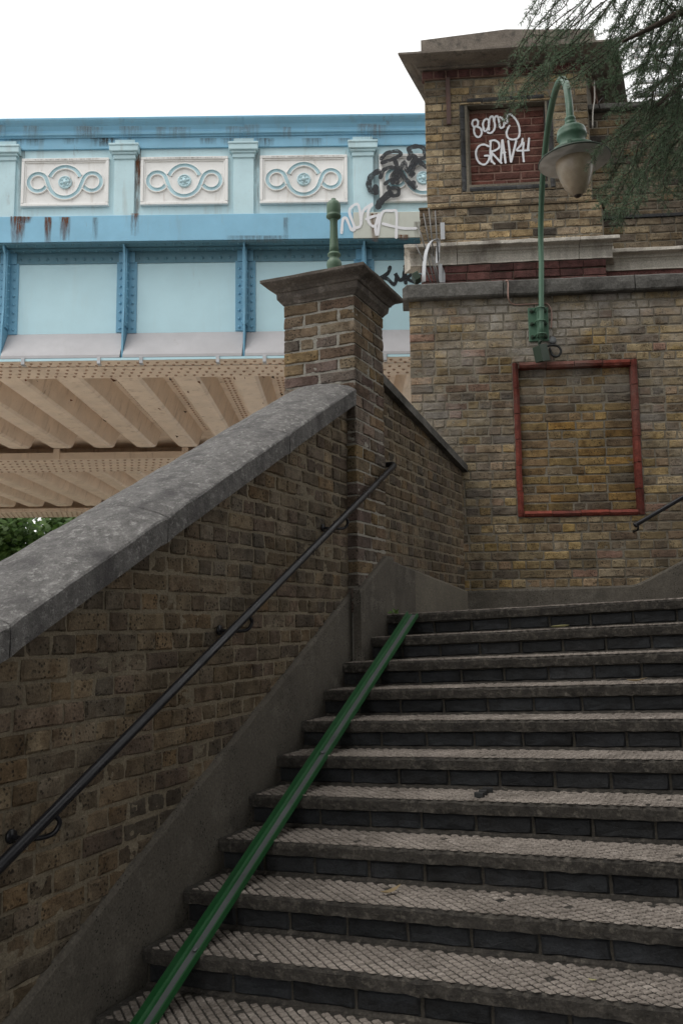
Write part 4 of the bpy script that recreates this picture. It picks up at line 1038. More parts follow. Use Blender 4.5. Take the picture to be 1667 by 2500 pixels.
mb.build('graffiti', M_kgraf, bridge, fix=False)
NG = [[(872, 830), (880, 748), (902, 738), (935, 810), (955, 800), (922, 700), (942, 660), (980, 655), (995, 778), (950, 800)], [(995, 775), (1010, 690), (1070, 645), (1042, 690), (1045, 760), (1082, 788), (1110, 720), (1030, 742)], [(1108, 715), (1088, 790), (1100, 845), (1128, 705), (1190, 690), (1222, 702), (1220, 860)], [(1135, 772), (1250, 800), (1345, 802)]]
mb = MB()
for s_ in NG: ribbon(mb, [brg(a, b, -.034) for a, b in s_], .034, FG, -.036)
mb.build('graffiti', M_wgraf, bridge, fix=False)
CG = [[(1180, 1050), (1165, 1090), (1115, 1120), (1160, 1122), (1205, 1160), (1222, 1120), (1215, 1090), (1240, 1132), (1265, 1118), (1275, 1062)], [(1280, 1150), (1276, 1080)], [(1275, 1045), (1300, 1035), (1330, 1080), (1292, 1120), (1340, 1142), (1370, 1102), (1400, 1145)]]
mb = MB()
for s_ in CG: ribbon(mb, [brg(a, b, WEB-.003) for a, b in s_], .045, FG, WEB-.004)
mb.build('graffiti', M_kgraf, bridge, fix=False)

# ------------------------------------------------------------------ swan-neck lamp on the wall
u0, zp_ = wall_uz(1321, 822, .10); base = wpt(u0, zp_, .10)
lamp = thing('wall_lamp', base, 'tall green swan neck lamp with acorn globe, bracketed to the back wall', 'lamp')
HO = 2.12; head = hit(1392, 298, WN, WN.dot(WP)+HO)
topu, topz = wall_uz(1313, 440, .10); top0 = wpt(topu-.0, 3.02, .10)
pts = [base+(top0-base)*k/6 for k in range(7)]; c = (top0+head)/2; hv = V((head.x-top0.x, head.y-top0.y, 0))/2
for k in range(1, 30):
    a = math.pi*(1-k/30); z = top0.z+(head.z-top0.z)*k/30+.70*math.sin(a)**.92; pts.append(V((c.x, c.y, 0))+hv*math.cos(a)+V((0, 0, z)))
pts.append(head); pts.append(head-V((0, 0, .02)))
mb = MB(); mb.tube(pts, [.0235]*len(pts), 16); mb.build('pole', M_green, lamp)
mb = MB(); pz0, pz1 = wall_uz(1290, 835, 0)[1], wall_uz(1290, 753, 0)[1]; pu0, pu1 = wall_uz(1289, 790, 0)[0], wall_uz(1338, 790, 0)[0]
mb.bbox((pu0, -.022, pz0), (pu1, -.003, pz1), .004, 0, FBK); mb.bbox(((pu0+u0)/2+.02, -.10, pz0+.03), ((pu0+u0)/2+.045, -.02, pz1-.03), .003, 0, FBK); pb = mb.build('bracket_plate', M_green, lamp)
for k in range(3):
    zz = pz0+.035+(pz1-pz0-.07)*k/2
    for uu in (pu0+.028, pu1-.028):
        mb = MB(); mb.lathe([(.0, 0), (.018, 0), (.018, .012), (.009, .013), (.009, .03), (0, .03)], frame(wpt(uu, zz, .022), WD, V((0, 0, 1)), WN) , 6, smooth=False); mb.build('bolt', M_bgreen, pb)
    mb = MB(); mb.tube([wpt(u0+.04*math.cos(a), zz, .10+.034*math.sin(a)) for a in [math.pi*q/8-.3 for q in range(10)]]+[wpt(u0-.04, zz, .02)], .006, 6); mb.build('clamp', M_green, lamp)
TL = Matrix.Translation(head) @ Matrix.Rotation(R_(-3.0), 4, CC) @ Matrix.Diagonal((1.04, 1.04, 1.04, 1))
mb = MB(); mb.lathe([(.0, .03), (.031, .03), (.033, .022), (.033, .012), (.029, .006), (.036, -.004), (.036, -.03), (.0, -.03)], TL, 20); mb.build('collar', M_green, lamp)
mb = MB(); mb.lathe([(.034, -.028), (.066, -.036), (.083, -.05), (.088, -.066), (.088, -.082), (.091, -.088), (.091, -.098), (.085, -.106), (.078, -.122), (.076, -.142), (.084, -.160), (.098, -.170), (.124, -.176), (.134, -.184), (.137, -.20), (.130, -.21)], TL, 32); mb.build('canopy', M_green, lamp)
mb = MB(); mb.lathe([(.13, -.204), (.155, -.212), (.20, -.234), (.216, -.245), (.218, -.251), (.214, -.254)], TL, 40, 0); mb.lathe([(.214, -.2545), (.20, -.245), (.155, -.222), (.112, -.214), (.108, -.214)], TL, 40, 1); mb.build('shade', [M_bgreen, M_enam], lamp)
mb = MB(); mb.lathe([(.104, -.214), (.110, -.232), (.1135, -.26), (.112, -.29), (.105, -.33), (.092, -.375), (.073, -.418), (.050, -.452), (.026, -.473), (.018, -.476)], TL, 32); gl = mb.build('globe', M_globe, lamp)
mb = MB(); mb.lathe([(.024, -.472), (.021, -.480), (.012, -.486), (0, -.487)], TL, 14); mb.build('globe_tip', M_twig, gl)
mb = MB(); mb.lathe([(.126, -.21), (.128, -.222), (.117, -.226), (.112, -.216)], TL, 30); mb.build('gallery_ring', M_twig, lamp)
mb = MB(); mb.bbox((-.012, -.142, -.205), (.012, -.13, -.176), .002, 0, TL); mb.build('catch', M_green, lamp)
# ------------------------------------------------------------------ junction box hanging under the pole
jb = wpt(wall_uz(1319, 862, .06)[0], wall_uz(1319, 862, .06)[1], .07)
jbx = thing('junction_box', jb, 'dark green tilted junction box with a black hose loop below the lamp bracket', 'junction box')
MJ = Matrix.Translation(jb) @ Matrix.Rotation(A19+R_(38), 4, 'Z') @ Matrix.Rotation(R_(-14), 4, 'Y')
mb = MB(); mb.bbox((-.042, -.042, -.075), (.042, .042, .06), .004, 0, MJ); mb.bbox((-.046, -.048, -.08), (.046, -.041, .066), .002, 0, MJ); mb.build('box', M_bgreen, jbx)
mb = MB(); mb.tube([jb+V((0, 0, .05)), jb+WN*.0+V((-.01, 0, .09)), base-V((0, 0, .03))], .013, 8); mb.build('stem', M_bgreen, jbx)
def wp2(u, v, off): q = wall_uz(u, v, off); return wpt(q[0], q[1], off)
mb = MB(); mb.tube(smoothpath([wp2(1328, 848, .07), wp2(1345, 842, .06), wp2(1362, 845, .05), wp2(1369, 857, .05), wp2(1362, 869, .045), wp2(1350, 868, .04), wp2(1344, 858, .03), wp2(1342, 850, .012)], 5), .0105, 8); mb.build('hose', M_rubber, jbx)
mb = MB(); mb.lathe([(0, 0), (.034, 0), (.034, .012), (.028, .016), (0, .016)], frame(wp2(1348, 831, .004), WD, V((0, 0, 1)), WN), 16); mb.build('round_cover', M_worn, jbx)
# ------------------------------------------------------------------ thin pink cable
cb = MB(); cb.tube(smoothpath([wp2(1234, 687, .06), wp2(1237, 684, .085), wp2(1240, 690, .085), wp2(1240, 715, .085), wp2(1241, 728, .075), wp2(1246, 738, .02), wp2(1258, 743, .012), wp2(1290, 742, .012), wp2(1330, 740, .012), wp2(1340, 746, .012), wp2(1346, 760, .012), wp2(1346, 788, .012), wp2(1345, 800, .012)], 5), .0062, 6)
alone(cb, 'cable', M_copper, wp2(1258, 743, .01), 'thin pinkish cable dropping from the wall coping to the lamp bracket', 'cable')
# ------------------------------------------------------------------ fan of anti-climb spikes on the coping
sg_ = thing('spike_guard', wpt(-.12, 2.9, -.1), 'galvanised fan of anti climb spikes at the left end of the wall coping', 'spike guard')
def s4(a, b, off): return wp2(960+a/4.48, 380+b/4.48, off)
rods = [((245, 965), (345, 1195), -.06), ((272, 765), (362, 1050), -.1), ((330, 628), (412, 1070), -.14), ((388, 570), (440, 1100), -.2), ((458, 600), (490, 1150), -.26), ((345, 1195), (410, 1390), -.05), ((362, 1050), (450, 1390), -.09), ((412, 1070), (480, 1390), -.13), ((440, 1100), (500, 1392), -.18), ((490, 1150), (516, 1392), -.24)]
for a, b, off in rods:
    mb = MB(); mb.tube([s4(*a, off), s4(*b, off+.01)], .0062, 6); mb.build('rod', M_rod, sg_)
def flat(mb, pts, w, t, ax): # flat bar
    secs = []
    for i, p in enumerate(pts):
        tt = (pts[min(i+1, len(pts)-1)]-pts[max(i-1, 0)]).normalized(); a = ax; n_ = tt.cross(a).normalized(); secs.append([p+a*w/2+n_*t, p-a*w/2+n_*t, p-a*w/2-n_*t, p+a*w/2-n_*t])
    mb.sweep(secs, True, True)
mb = MB(); P = smoothpath([s4(333, 1380, -.02), s4(338, 1200, -.03), s4(360, 1050, -.06), s4(400, 950, -.12), s4(450, 915, -.18), s4(490, 930, -.24), s4(487, 1050, -.26), s4(484, 1170, -.26)], 4)
flat(mb, P, .04, .003, (WD*.75+WN*.66).normalized()); mb.build('hoop', M_galv, sg_)
mb = MB(); q = wall_uz(960+517/4.48, 380+925/4.48, TO+.065); mb.bbox((q[0], -.004, q[1]), (q[0]+.04, .004, q[1]+.165), .002, 0, frame(wpt(0, 0, TO+.085), WD, -WN)); mb.build('wall_tab', M_galv, sg_)
mb = MB(); flat(mb, [s4(515, 1385, -.22), s4(515, 1180, -.22)], .03, .004, WD); flat(mb, [s4(545, 1385, -.26), s4(545, 1280, -.26), s4(500, 1180, -.24)], .035, .003, WD); mb.build('post', M_galv, sg_)
mb = MB(); mb.bbox((-.03, -.06, -.0), (.03, .06, .075), .006, 0, Matrix.Translation(s4(275, 1375, -.0)) @ Matrix.Rotation(A19, 4, 'Z') @ Matrix.Rotation(R_(-28), 4, 'Y')); mb.build('foot_block', M_bgreen, sg_)
# ------------------------------------------------------------------ cast-iron post on the pier cap
pc = V((-.195, -.15, 2.112)); post = thing('iron_post', pc, 'short fluted green cast iron lamp post stump standing on the pier cap', 'post')
MP = Matrix.Translation(pc) @ Matrix.Diagonal((.90, .90, 1.03, 1))
mb = MB(); mb.lathe([(0, 0), (.075, 0), (.075, .022), (.068, .034), (.052, .046), (.042, .058), (.035, .08), (.034, .10), (.046, .112), (.046, .122), (.052, .135), (.055, .155), (.05, .175), (.036, .19), (.034, .20), (.048, .212), (.048, .222), (.036, .232)], MP, 24); mb.build('base', M_lgreen, post)
mb = MB(); secs = []
for (r, z) in ((.035, .23), (.031, .27), (.028, .33), (.026, .39), (.026, .44), (.03, .455)):
    secs.append([MP @ V(((r+(.0022 if k % 2 else -.0022))*math.cos(2*math.pi*k/28), (r+(.0022 if k % 2 else -.0022))*math.sin(2*math.pi*k/28), z)) for k in range(28)])
mb.sweep(secs, True, True, 0, True); mb.build('fluted_shaft', M_lgreen, post)
mb = MB(); mb.lathe([(.03, .452), (.042, .46), (.054, .468), (.054, .478), (.047, .484), (.05, .49), (.051, .54), (.048, .558), (.036, .572), (.018, .578), (.018, .59), (0, .594)], MP, 24); mb.build('finial_cap', M_lgreen, post)

# ------------------------------------------------------------------ handrails
def hz_(y): return -.725+(y+3.209)*(.958+.725)/(.099+3.209)
XH = .10
hr = thing('handrail', V((XH, -2.0, hz_(-2.0))), 'black tubular handrail climbing the sloping parapet wall on the left of the stairs', 'handrail')
pts = [V((XH, -4.2, hz_(-4.2)))]+[V((XH, -4+.2*k, hz_(-4+.2*k))) for k in range(20)]
ye = .118
pts = [p for p in pts if p.y < ye-.08]; ze = hz_(ye)
pts += [V((XH, ye-.05, hz_(ye-.05))), V((XH-.003, ye-.012, hz_(ye-.012))), V((XH-.022, ye+.012, hz_(ye)+.008)), V((XH-.05, ye+.024, hz_(ye)+.009)), V((XH-.135, ye+.03, hz_(ye)+.009))]
mb = MB(); mb.tube(pts, .0185, 14); mb.build('rail', M_black, hr)
for (u, v) in ((118, 1842), (598, 1492), (838, 1284)):
    P = hit(u, v, V((1, 0, 0)), XH); y = P.y
    mb = MB(); mb.tube(smoothpath([V((XH, y+.035, hz_(y+.035)-.014)), V((XH+.004, y+.055, hz_(y)-.022)), V((XH-.01, y+.035, hz_(y)-.055)), V((XH-.05, y-.02, hz_(y)-.06)), V((XL-.005, y-.03, hz_(y)-.055))], 4), .008, 8)
    mb.lathe([(0, 0), (.023, 0), (.021, .008), (0, .009)], frame(V((XL+.005, y-.03, hz_(y)-.055)), V((0, 1, 0)), V((0, 0, 1)), V((1, 0, 0))), 14); mb.build('bracket', M_black, hr)
ha = wp2(1552, 1281, .09); hb = wp2(1667, 1214, .09); dv = hb-ha
hr2 = thing('handrail', ha, 'short end of black handrail on the back wall, below right of the red frame', 'handrail')
mb = MB(); mb.tube([ha-dv*.02, ha, ha+dv*1.0, ha+dv*4], .0185, 14); mb.build('rail', M_black, hr2)
mb = MB(); mb.lathe([(0, -.01), (.022, -.01), (.023, .0), (.02, .006), (0, .01)], Matrix.Translation(ha-dv*.02) @ dv.to_track_quat('-Z', 'Y').to_matrix().to_4x4(), 14); mb.tube([ha+dv*.05-V((0, 0, .015)), ha+dv*.05-V((0, 0, .05))-WN*.02, ha-V((0, 0, .05))-WN*.09], .009, 8); mb.build('bracket', M_black, hr2)

# ------------------------------------------------------------------ green wheeling channel
nd = V((0, TR, RI)).normalized(); nu = V((0, -RI, TR)).normalized()
ch = thing('wheel_channel', V((.22, -2.0, -2.0*SL+.02)), 'long green steel cycle wheeling channel lying up the left side of the steps', 'wheel channel')
ca = V((.187, -2.95, -2.95*SL))+nu*.010; cz = V((.216, -.02, -.02*SL))+nu*.012
prof = [(0, .036), (.004, .038), (.012, .006), (.026, .004), (.031, .013), (.035, .013), (.040, .003), (.081, .003), (.085, .018), (.089, .019), (.092, .017), (.098, -.012), (.096, -.013), (.0875, .010), (.083, -.002), (.006, -.002)]
mb = MB(); n = 40; P1_ = []
for k in range(n+1):
    b_ = ca+(cz-ca)*k/n; P1_.append([b_+V((x*.70, 0, 0))+nu*(y*.72+.0012*fbm(k*.6, x*20, 1)) for x, y in prof])
mb.sweep(P1_, True, True)
o = mb.build('channel', [M_dgreen, M_worn], ch)
m_ = len(prof)
for k in range(n):
    o.data.polygons[k*m_+6].material_index = 1
for (u, v) in ((476, 2320), (787, 1838)):
    P = hit(u, v, nu, nu.dot(ca)+.006); mb = MB(); mb.lathe([(0, 0), (.0105, 0), (.0105, .004), (.006, .006), (0, .006)], frame(P, V((1, 0, 0)), nd, nu), 12); mb.build('bolt', M_worn, ch)

# ------------------------------------------------------------------ right-hand stair wall (unseen, added to darken the left wall)
rwall = thing('unseen_stair_wall', V((SW, -2, -1.6)), 'unseen brick wall added right of the stairs to shade the left wall', 'wall')
FRW = frame(V((SW, 0, 0)), V((0, -1, 0)), V((1, 0, 0)))
mb = MB(); mb.prism([(0.0, -1.65), (4.3, -1.65), (4.3, -.95), (0.0, 1.25)], .0075, .4, FRW); mb.build('mortar_core', M_mortd, rwall)
rg = random.Random(21); spec = []; z = -1.6; k = 0
while z < 1.25:
    spec += course(0.01, min(4.29, (1.25-z)/.512+.1), z, .0655, 'h' if k % 2 else 's', .06, M_left, rg, .0105); z += .0768; k += 1
lay(rwall, FRW, spec, None, planes=[(0, 1.25, .512/1.123, 1/1.123)], limit=0, rest='brickwork', rng=rg)
mb = MB(); secs = []
for k in range(30):
    x = 4.3*k/29; zz = 1.25-.512*x; secs.append([FRW @ V((x, -.07, zz)), FRW @ V((x, -.07, zz+.09)), FRW @ V((x, .2, zz+.16)), FRW @ V((x, .46, zz+.09)), FRW @ V((x, .46, zz))])
mb.sweep(secs, True, True); mb.build('coping_stone', M_cop, rwall)

# ------------------------------------------------------------------ leaves and litter on the steps
def leaf_thing(u, v, i, L, w, mat, label, ang, curl=.3, cat='leaf', back=.05):
    y0 = -(i-1)*TR; P = hit(u, v, V((0, 1, 0)), y0+back); P.z = -(i-1)*RI+TILT*P.x+.006
    mb = MB(); n = 6; a = V((math.cos(ang), math.sin(ang), 0)); b = V((-a.y, a.x, 0)); vs = []
    for k in range(n+1):
        t = k/n; ww = w*math.sin(math.pi*min(1, .08+t*.92))**.8; h = curl*L*(t-.35)**2+.003
        vs += [P+a*(t-.5)*L+b*ww/2+V((0, 0, h+ww*.25)), P+a*(t-.5)*L+V((0, 0, h)), P+a*(t-.5)*L-b*ww/2+V((0, 0, h+ww*.2))]
    fs = []
    for k in range(n): fs += [(3*k, 3*k+1, 3*k+4, 3*k+3), (3*k+1, 3*k+2, 3*k+5, 3*k+4)]
    mb.add(vs, fs); alone(mb, 'fallen_leaf', mat, P, label, cat, 'fallen leaves on the steps')
leaf_thing(1368, 1537, 2, .10, .05, M_dry2, 'pale yellow green leaf lying on the second step from the top', .1)
leaf_thing(1555, 1657, 4, .095, .03, M_dry, 'brown curled leaf on the fourth step from the top near the right edge', 0.0, .5)
leaf_thing(955, 2185, 9, .085, .028, M_dry, 'narrow tan leaf on a wide lower step right of the green channel', .9, .7, back=.13)
leaf_thing(1445, 2357, 10, .03, .010, M_dry2, 'tiny pale leaf scrap on the lowest wide tread in view', -.3, .5, back=.12)
lt = thing('litter', hit(1180, 1935, V((0, 0, 1)), -6*RI+.045), 'small black broken plastic pieces on a middle step', 'litter')
for (u, v, s_) in ((1170, 1942, .020), (1179, 1936, .017), (1190, 1930, .022)):
    P = hit(u, v, V((0, 0, 1)), -6*RI+.052); mb = MB(); mb.bbox((-s_, -.012, -.010), (s_, .012, .012), .003, 0, Matrix.Translation(P) @ Matrix.Rotation(rnd.uniform(-.5, .5), 4, 'Z')); mb.build('fragment', M_rubber, lt)
P = V((.125, -.02, .01)); wd = MB(); rg = random.Random(4)
for k in range(16):
    a = rg.uniform(0, 6.28); l = rg.uniform(.02, .05); t = V((math.cos(a), math.sin(a), rg.uniform(.3, 1.2))).normalized(); b = t.orthogonal().normalized(); q = P+V((rg.uniform(-.02, .02), rg.uniform(-.02, .02), 0))
    wd.add([q, q+t*l*.5+b*.007, q+t*l, q+t*l*.5-b*.007], [(0, 1, 2, 3)])
alone(wd, 'weed', M_weed, P, 'small green weed sprouting at the top end of the green channel', 'weed')

# ------------------------------------------------------------------ cedar hanging in from the right
TB = V((4.3, -3.9, -1.62)); cedar = thing('cedar_tree', TB, 'dark green cedar with long drooping needle sprays hanging in at the upper right', 'tree')
mb = MB(); mb.tube([TB, TB+V((.02, .05, 2)), TB+V((-.05, .1, 4.5)), TB+V((.03, .2, 7.5)), TB+V((0, .2, 10.5))], [.32, .27, .22, .14, .04], 14); mb.build('trunk', M_twig, cedar)
need = MB(); twg = MB(); lim = MB(); rg = random.Random(33)
def needles(p, t, n, ln, spread=1.0):
    t = t.normalized(); a = t.orthogonal().normalized(); b = t.cross(a)
    for k in range(n):
        ph = rg.uniform(0, 6.283); d = (t*rg.uniform(.35, 1.0)+(a*math.cos(ph)+b*math.sin(ph))*spread).normalized(); l = ln*rg.uniform(.6, 1.1)
        s_ = d.cross(V((rg.uniform(-1, 1), rg.uniform(-1, 1), rg.uniform(-1, 1)))).normalized()*.0015
        need.add([p-s_, p+s_, p+d*l+s_*.5, p+d*l-s_*.5], [(0, 1, 2, 3)])
def spray(pts, r0=.004, side=.030, slen=.15, ln=.028, dens=1.0):
    """main twig through pts with alternating drooping side twigs, needles all along"""
    P = smoothpath(pts, 8); twg.tube(P, [r0*(1-.75*i/len(P)) for i in range(len(P))], 5)
    acc = 0; sd_ = 1; L = sum((P[i+1]-P[i]).length for i in range(len(P)-1)); run = 0
    for i in range(len(P)-1):
        seg = P[i+1]-P[i]; run += seg.length; acc += seg.length; f = run/max(L, 1e-6); t = seg.normalized()
        n = int(seg.length/.0042*dens); 
        for k in range(n): needles(P[i]+seg*rg.random(), t, 2, ln)
        if acc > side:
            acc = 0; sd_ = -sd_; l = slen*rg.uniform(.5, 1.25)*(1-.55*f)
            o_ = (CA*sd_*rg.uniform(.25, .8)+CC*rg.uniform(-.7, .7)); d = (t*.8+o_*.75).normalized(); q = [P[i]]
            m = max(3, int(l/.025))
            for k in range(m):
                d = (d+V((0, 0, -.10))+V((rg.uniform(-.05, .05), rg.uniform(-.05, .05), 0))).normalized(); q.append(q[-1]+d*l/m)
            twg.tube(q, [.0018*(1-.6*k/len(q)) for k in range(len(q))], 3)
            for a, b in zip(q, q[1:]):
                for k in range(int((b-a).length/.0048*dens)): needles(a+(b-a)*rg.random(), b-a, 2, ln*.92)
def A(u, v, d): return at(u, v, d)
limbs = [  # (points px,py,depth)
    [(1900, -260, 5.6), (1700, -160, 5.5), (1500, -90, 5.4), (1400, -40, 5.3)],
    [(1950, -120, 5.2), (1780, -40, 5.2), (1640, 40, 5.1), (1520, 100, 5.0)],
    [(2000, 60, 5.6), (1820, 120, 5.5), (1690, 190, 5.4), (1600, 260, 5.3)]]
for q in limbs:
    lp = smoothpath([TB+V((-.1, .1, 4.6)), (TB+V((0, 0, 5.3))+A(*q[0]))/2]+[A(*p) for p in q], 5); lim.tube(lp, [.06-.054*i/len(lp) for i in range(len(lp))], 7)
sp_ = [  # left sprays
    [(1420, -60), (1340, 20), (1285, 100), (1262, 140)], [(1460, -40), (1360, 60), (1290, 130), (1240, 200), (1228, 245)], [(1400, 40), (1310, 130), (1255, 190), (1222, 235)],
    [(1480, 20), (1390, 110), (1310, 180), (1262, 240), (1236, 285)], [(1440, 90), (1360, 150), (1300, 190), (1262, 252)], [(1500, 90), (1430, 140), (1360, 180), (1300, 220), (1268, 262)],
    [(1330, -30), (1300, 20), (1276, 50)], [(1380, -60), (1350, 10), (1330, 70), (1318, 120)], [(1520, 110), (1460, 160), (1410, 190), (1380, 215)], [(1450, 0), (1400, 60), (1350, 110), (1330, 170)],
    [(1550, 40), (1500, 110), (1440, 150), (1415, 175)], [(1520, -40), (1450, 50), (1380, 120), (1340, 160), (1322, 205)],
    # right mass
    [(1640, 0), (1590, 60), (1540, 110), (1490, 150)], [(1680, 60), (1620, 120), (1560, 160), (1500, 185), (1462, 205)], [(1700, 120), (1640, 180), (1590, 220), (1530, 235), (1490, 280)],
    [(1660, 200), (1600, 260), (1550, 290), (1510, 330), (1488, 355)], [(1640, 260), (1570, 310), (1520, 340), (1480, 390), (1450, 425)], [(1630, 280), (1570, 340), (1520, 390), (1490, 440), (1478, 470)],
    [(1640, 300), (1580, 360), (1530, 410), (1500, 460), (1452, 505)], [(1640, 320), (1590, 380), (1550, 440), (1520, 500), (1508, 560)], [(1650, 300), (1600, 360), (1575, 430), (1562, 480)],
    [(1660, 280), (1620, 340), (1610, 400), (1605, 450)], [(1665, 250), (1640, 320), (1625, 380), (1618, 445)], [(1680, 240), (1660, 300), (1640, 360), (1612, 420)],
    [(1700, 300), (1680, 350), (1665, 400), (1652, 440)], [(1710, 260), (1690, 320), (1672, 380)], [(1600, 240), (1540, 300), (1500, 330), (1470, 355), (1440, 395)],
    [(1660, 330), (1610, 400), (1570, 470), (1545, 530)], [(1670, 350), (1630, 430), (1612, 500)], [(1690, 380), (1664, 430), (1650, 480)], [(1600, 330), (1540, 420), (1500, 490), (1470, 540)], [(1620, 380), (1560, 440), (1525, 500), (1500, 545)],
    [(1690, 180), (1650, 240), (1600, 290), (1560, 330)], [(1660, 20), (1640, 100), (1610, 170), (1590, 250), (1580, 320)], [(1620, -20), (1600, 60), (1580, 140), (1560, 220)],
    [(1700, 20), (1680, 100), (1655, 170), (1640, 240), (1630, 320)], [(1640, -40), (1610, 30), (1570, 90), (1540, 150)], [(1560, -60), (1530, 10), (1500, 60), (1480, 110)], [(1680, -30), (1660, 40), (1650, 110), (1642, 190)],
    [(1590, -60), (1560, 20), (1520, 80), (1490, 120)], [(1650, 60), (1620, 140), (1600, 200), (1570, 260)], [(1700, 90), (1670, 170), (1655, 250), (1645, 330)], [(1560, 60), (1530, 120), (1510, 170), (1480, 230)]]
for q in sp_:
    d0 = rg.uniform(4.9, 5.7); pts = [A(u+rg.uniform(-6, 6), v+rg.uniform(-6, 6), d0+.06*k+rg.uniform(-.04, .04)) for k, (u, v) in enumerate(q)]
    spray(pts, dens=1.1 if q[0][0] > 1550 else .8)
    spray([p+CA*rg.uniform(-.09, .09)+CB*rg.uniform(-.06, .05)+CC*rg.uniform(-.15, .15) for p in pts], dens=.55 if q[0][0] > 1550 else .3)
for k in range(24):       # denser unnumbered mass towards the top right
    u = 1500+rg.random()**.8*200; v = rg.uniform(-70, 250)*(.45+.55*(u-1480)/200); d0 = rg.uniform(5.0, 6.0)
    spray([A(u+50, v-60, d0), A(u+15, v, d0), A(u-25+rg.uniform(-15, 15), v+60, d0+.05), A(u-50+rg.uniform(-25, 20), v+110+rg.uniform(-20, 40), d0+.1)], dens=.8)
lim.build('limb', M_twig, cedar); twg.build('twigs', M_twig, cedar, fix=False, kind='stuff')
need.build('needles', M_need, cedar, fix=False, kind='stuff')
# unseen rest of the crown, spread and thickened to shade the lower stairs
cr = MB(); lb = MB()
for k in range(40):
    a = rg.uniform(0, 6.283); h = 3.2+k*.18; r = rg.uniform(3.2, 6.0)*(1-.012*k); s_ = TB+V((0, .1, h-.4)); e = TB+V((math.cos(a)*r, math.sin(a)*r, h+rg.uniform(-.4, .3)))
    u, v, dz = proj(e) if (e-O).dot(CC) > .3 else (9999, 0, 1)
    md = (s_+e)/2+V((0, 0, .35))
    lt_ = [s_.lerp(md, q/4) for q in range(5)]+[md.lerp(e, q/4) for q in range(1, 5)]; keep = []
    for p in lt_:
        if (p-O).dot(CC) > .2:
            u, v, dz = proj(p)
            if -150 < u < PW+120 and -120 < v < PH+120: break
        keep.append(p)
    if len(keep) > 2: lb.tube(keep, [.06-.05*q/len(keep) for q in range(len(keep))], 6)
    for q in range(3000):
        t = rg.random()**.6; p = s_+(e-s_)*t+V((rg.gauss(0, .34), rg.gauss(0, .34), rg.uniform(-.55, .15)+.3*math.sin(math.pi*t)))
        d = V((rg.gauss(0, .5), rg.gauss(0, .5), -1)).normalized(); b = d.orthogonal().normalized()*rg.uniform(.012, .030); l = rg.uniform(.12, .26)
        bad = p.y > -1.3  # left open so light reaches the upper stairs and back wall
        for w in (p, p+d*l):                 # keep the crown clear of the view up the stairs
            for sh in (-1.0, -.5, 0, .5, 1.0):
                q_ = w-CA*sh; dz = (q_-O).dot(CC)
                if dz > -.4:
                    u, v, dz = proj(q_+CC*max(0, .3-dz)); mg = 60+160/max(dz, .3)
                    if -mg < u < PW+mg and -mg < v < PH+mg: bad = True
        if bad: continue
        cr.add([p-b, p+b, p+d*l+b*.4, p+d*l-b*.4], [(0, 1, 2, 3)])
cr.build('crown', M_need, cedar, fix=False, kind='stuff'); lb.build('upper_limbs', M_twig, cedar, fix=False)

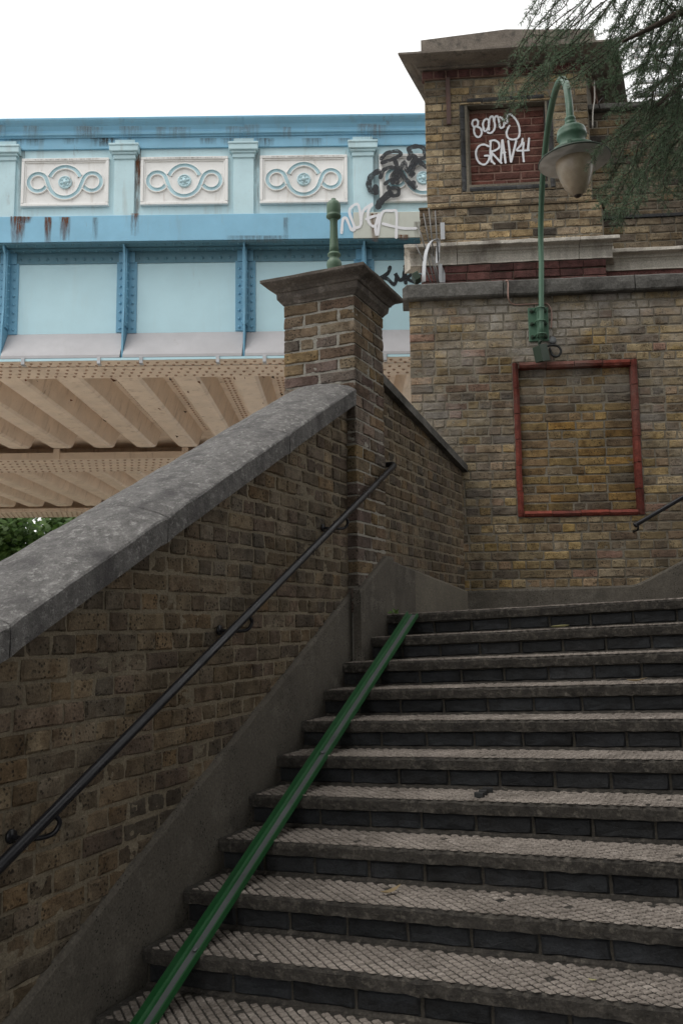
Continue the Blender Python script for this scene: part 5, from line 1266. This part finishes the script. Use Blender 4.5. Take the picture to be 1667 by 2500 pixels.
# ------------------------------------------------------------------ leafy trees seen below the bridge
def broad_tree(s, d, h, rx, n, label, seed):
    r = random.Random(seed); b = bp(s, d, -1.62); t = thing('leafy_tree', b, label, 'tree', 'leafy trees beyond the bridge')
    mb = MB(); mb.tube([b, b+V((.1, 0, h*.35)), b+V((0, .1, h*.8))], [.2, .15, .05], 9); mb.build('trunk', M_twig, t)
    mb = MB()
    cl = [(r.uniform(-1, 1)*rx, r.uniform(-1, 1)*rx*.6, r.uniform(.12, 1)*h) for _ in range(90)]
    for k in range(n):
        c = cl[r.randrange(90)]; p = b+BE*(c[0]+r.gauss(0, .38))+BG*(c[1]+r.gauss(0, .38))+V((0, 0, c[2]+r.gauss(0, .38)))
        if p.z < -1.5: continue
        nrm_ = (V((r.gauss(0, .6), r.gauss(0, .6), .8))-BG*.6).normalized(); a = nrm_.orthogonal().normalized(); a = (a*math.cos(k)+nrm_.cross(a)*math.sin(k)); q = nrm_.cross(a); l = r.uniform(.13, .24)
        mb.add([p-a*l*.5, p-a*l*.1+q*l*.5, p+a*l*.35+q*l*.28, p+a*l*.6, p+a*l*.35-q*l*.28, p-a*l*.1-q*l*.5], [(0, 1, 2, 3), (0, 3, 4, 5)])
    mb.build('crown', M_leaf, t, fix=False, kind='stuff')
broad_tree(-9.6, 17.6, 5.3, 1.9, 15000, 'broad leaved green tree under the far bridge edge at the left edge of the view', 1)
broad_tree(-6.9, 18.4, 5.1, 1.9, 14000, 'broad leaved tree beyond the bridge with its crown right against the sloping coping', 2)
broad_tree(-12.8, 18.6, 6.0, 2.2, 7000, 'broad leaved tree beyond the bridge outside the left edge of the view', 3)
# ------------------------------------------------------------------ steel gantry and loose wires behind the cedar
gp = at(1620, 240, 17); gan = thing('overhead_gantry', gp-V((0, 0, 3)), 'grey steel lattice gantry of overhead rail lines behind the cedar twigs', 'gantry')
for k, v in enumerate((105, 132, 160, 196, 226)):
    mb = MB(); a = at(1545, v+6, 17); b = at(1780, v-10, 17); mb.tube([a, b], .035 if k % 2 else .055, 6); mb.build('beam', M_galv, gan)
mb = MB(); mb.tube([at(1760, 90, 17), at(1762, 700, 17)], .09, 8); mb.tube([at(1545, 108, 17), at(1620, 232, 17), at(1700, 100, 17)], .03, 5); mb.build('mast', M_galv, gan)
wi = MB(); wi.tube(smoothpath([wp2(1464, 262, AO+.06), wp2(1463, 245, AO+.02), at(1490, 218, 10), at(1540, 170, 11)], 4), .006, 5)
alone(wi, 'wire', M_rubber, wp2(1464, 262, AO+.06), 'thin dark wire running off the viaduct wall coping right of the tower', 'wire')
wi = MB(); wi.tube(smoothpath([wp2(1450, 195, AO+.06), wp2(1451, 240, AO+.09), wp2(1447, 270, AO+.1), wp2(1446, 312, AO+.08)], 4), .007, 5)
alone(wi, 'cable_tail', M_enam, wp2(1450, 240, AO+.08), 'pale frayed cable end hanging over the viaduct wall beside the tower', 'cable')
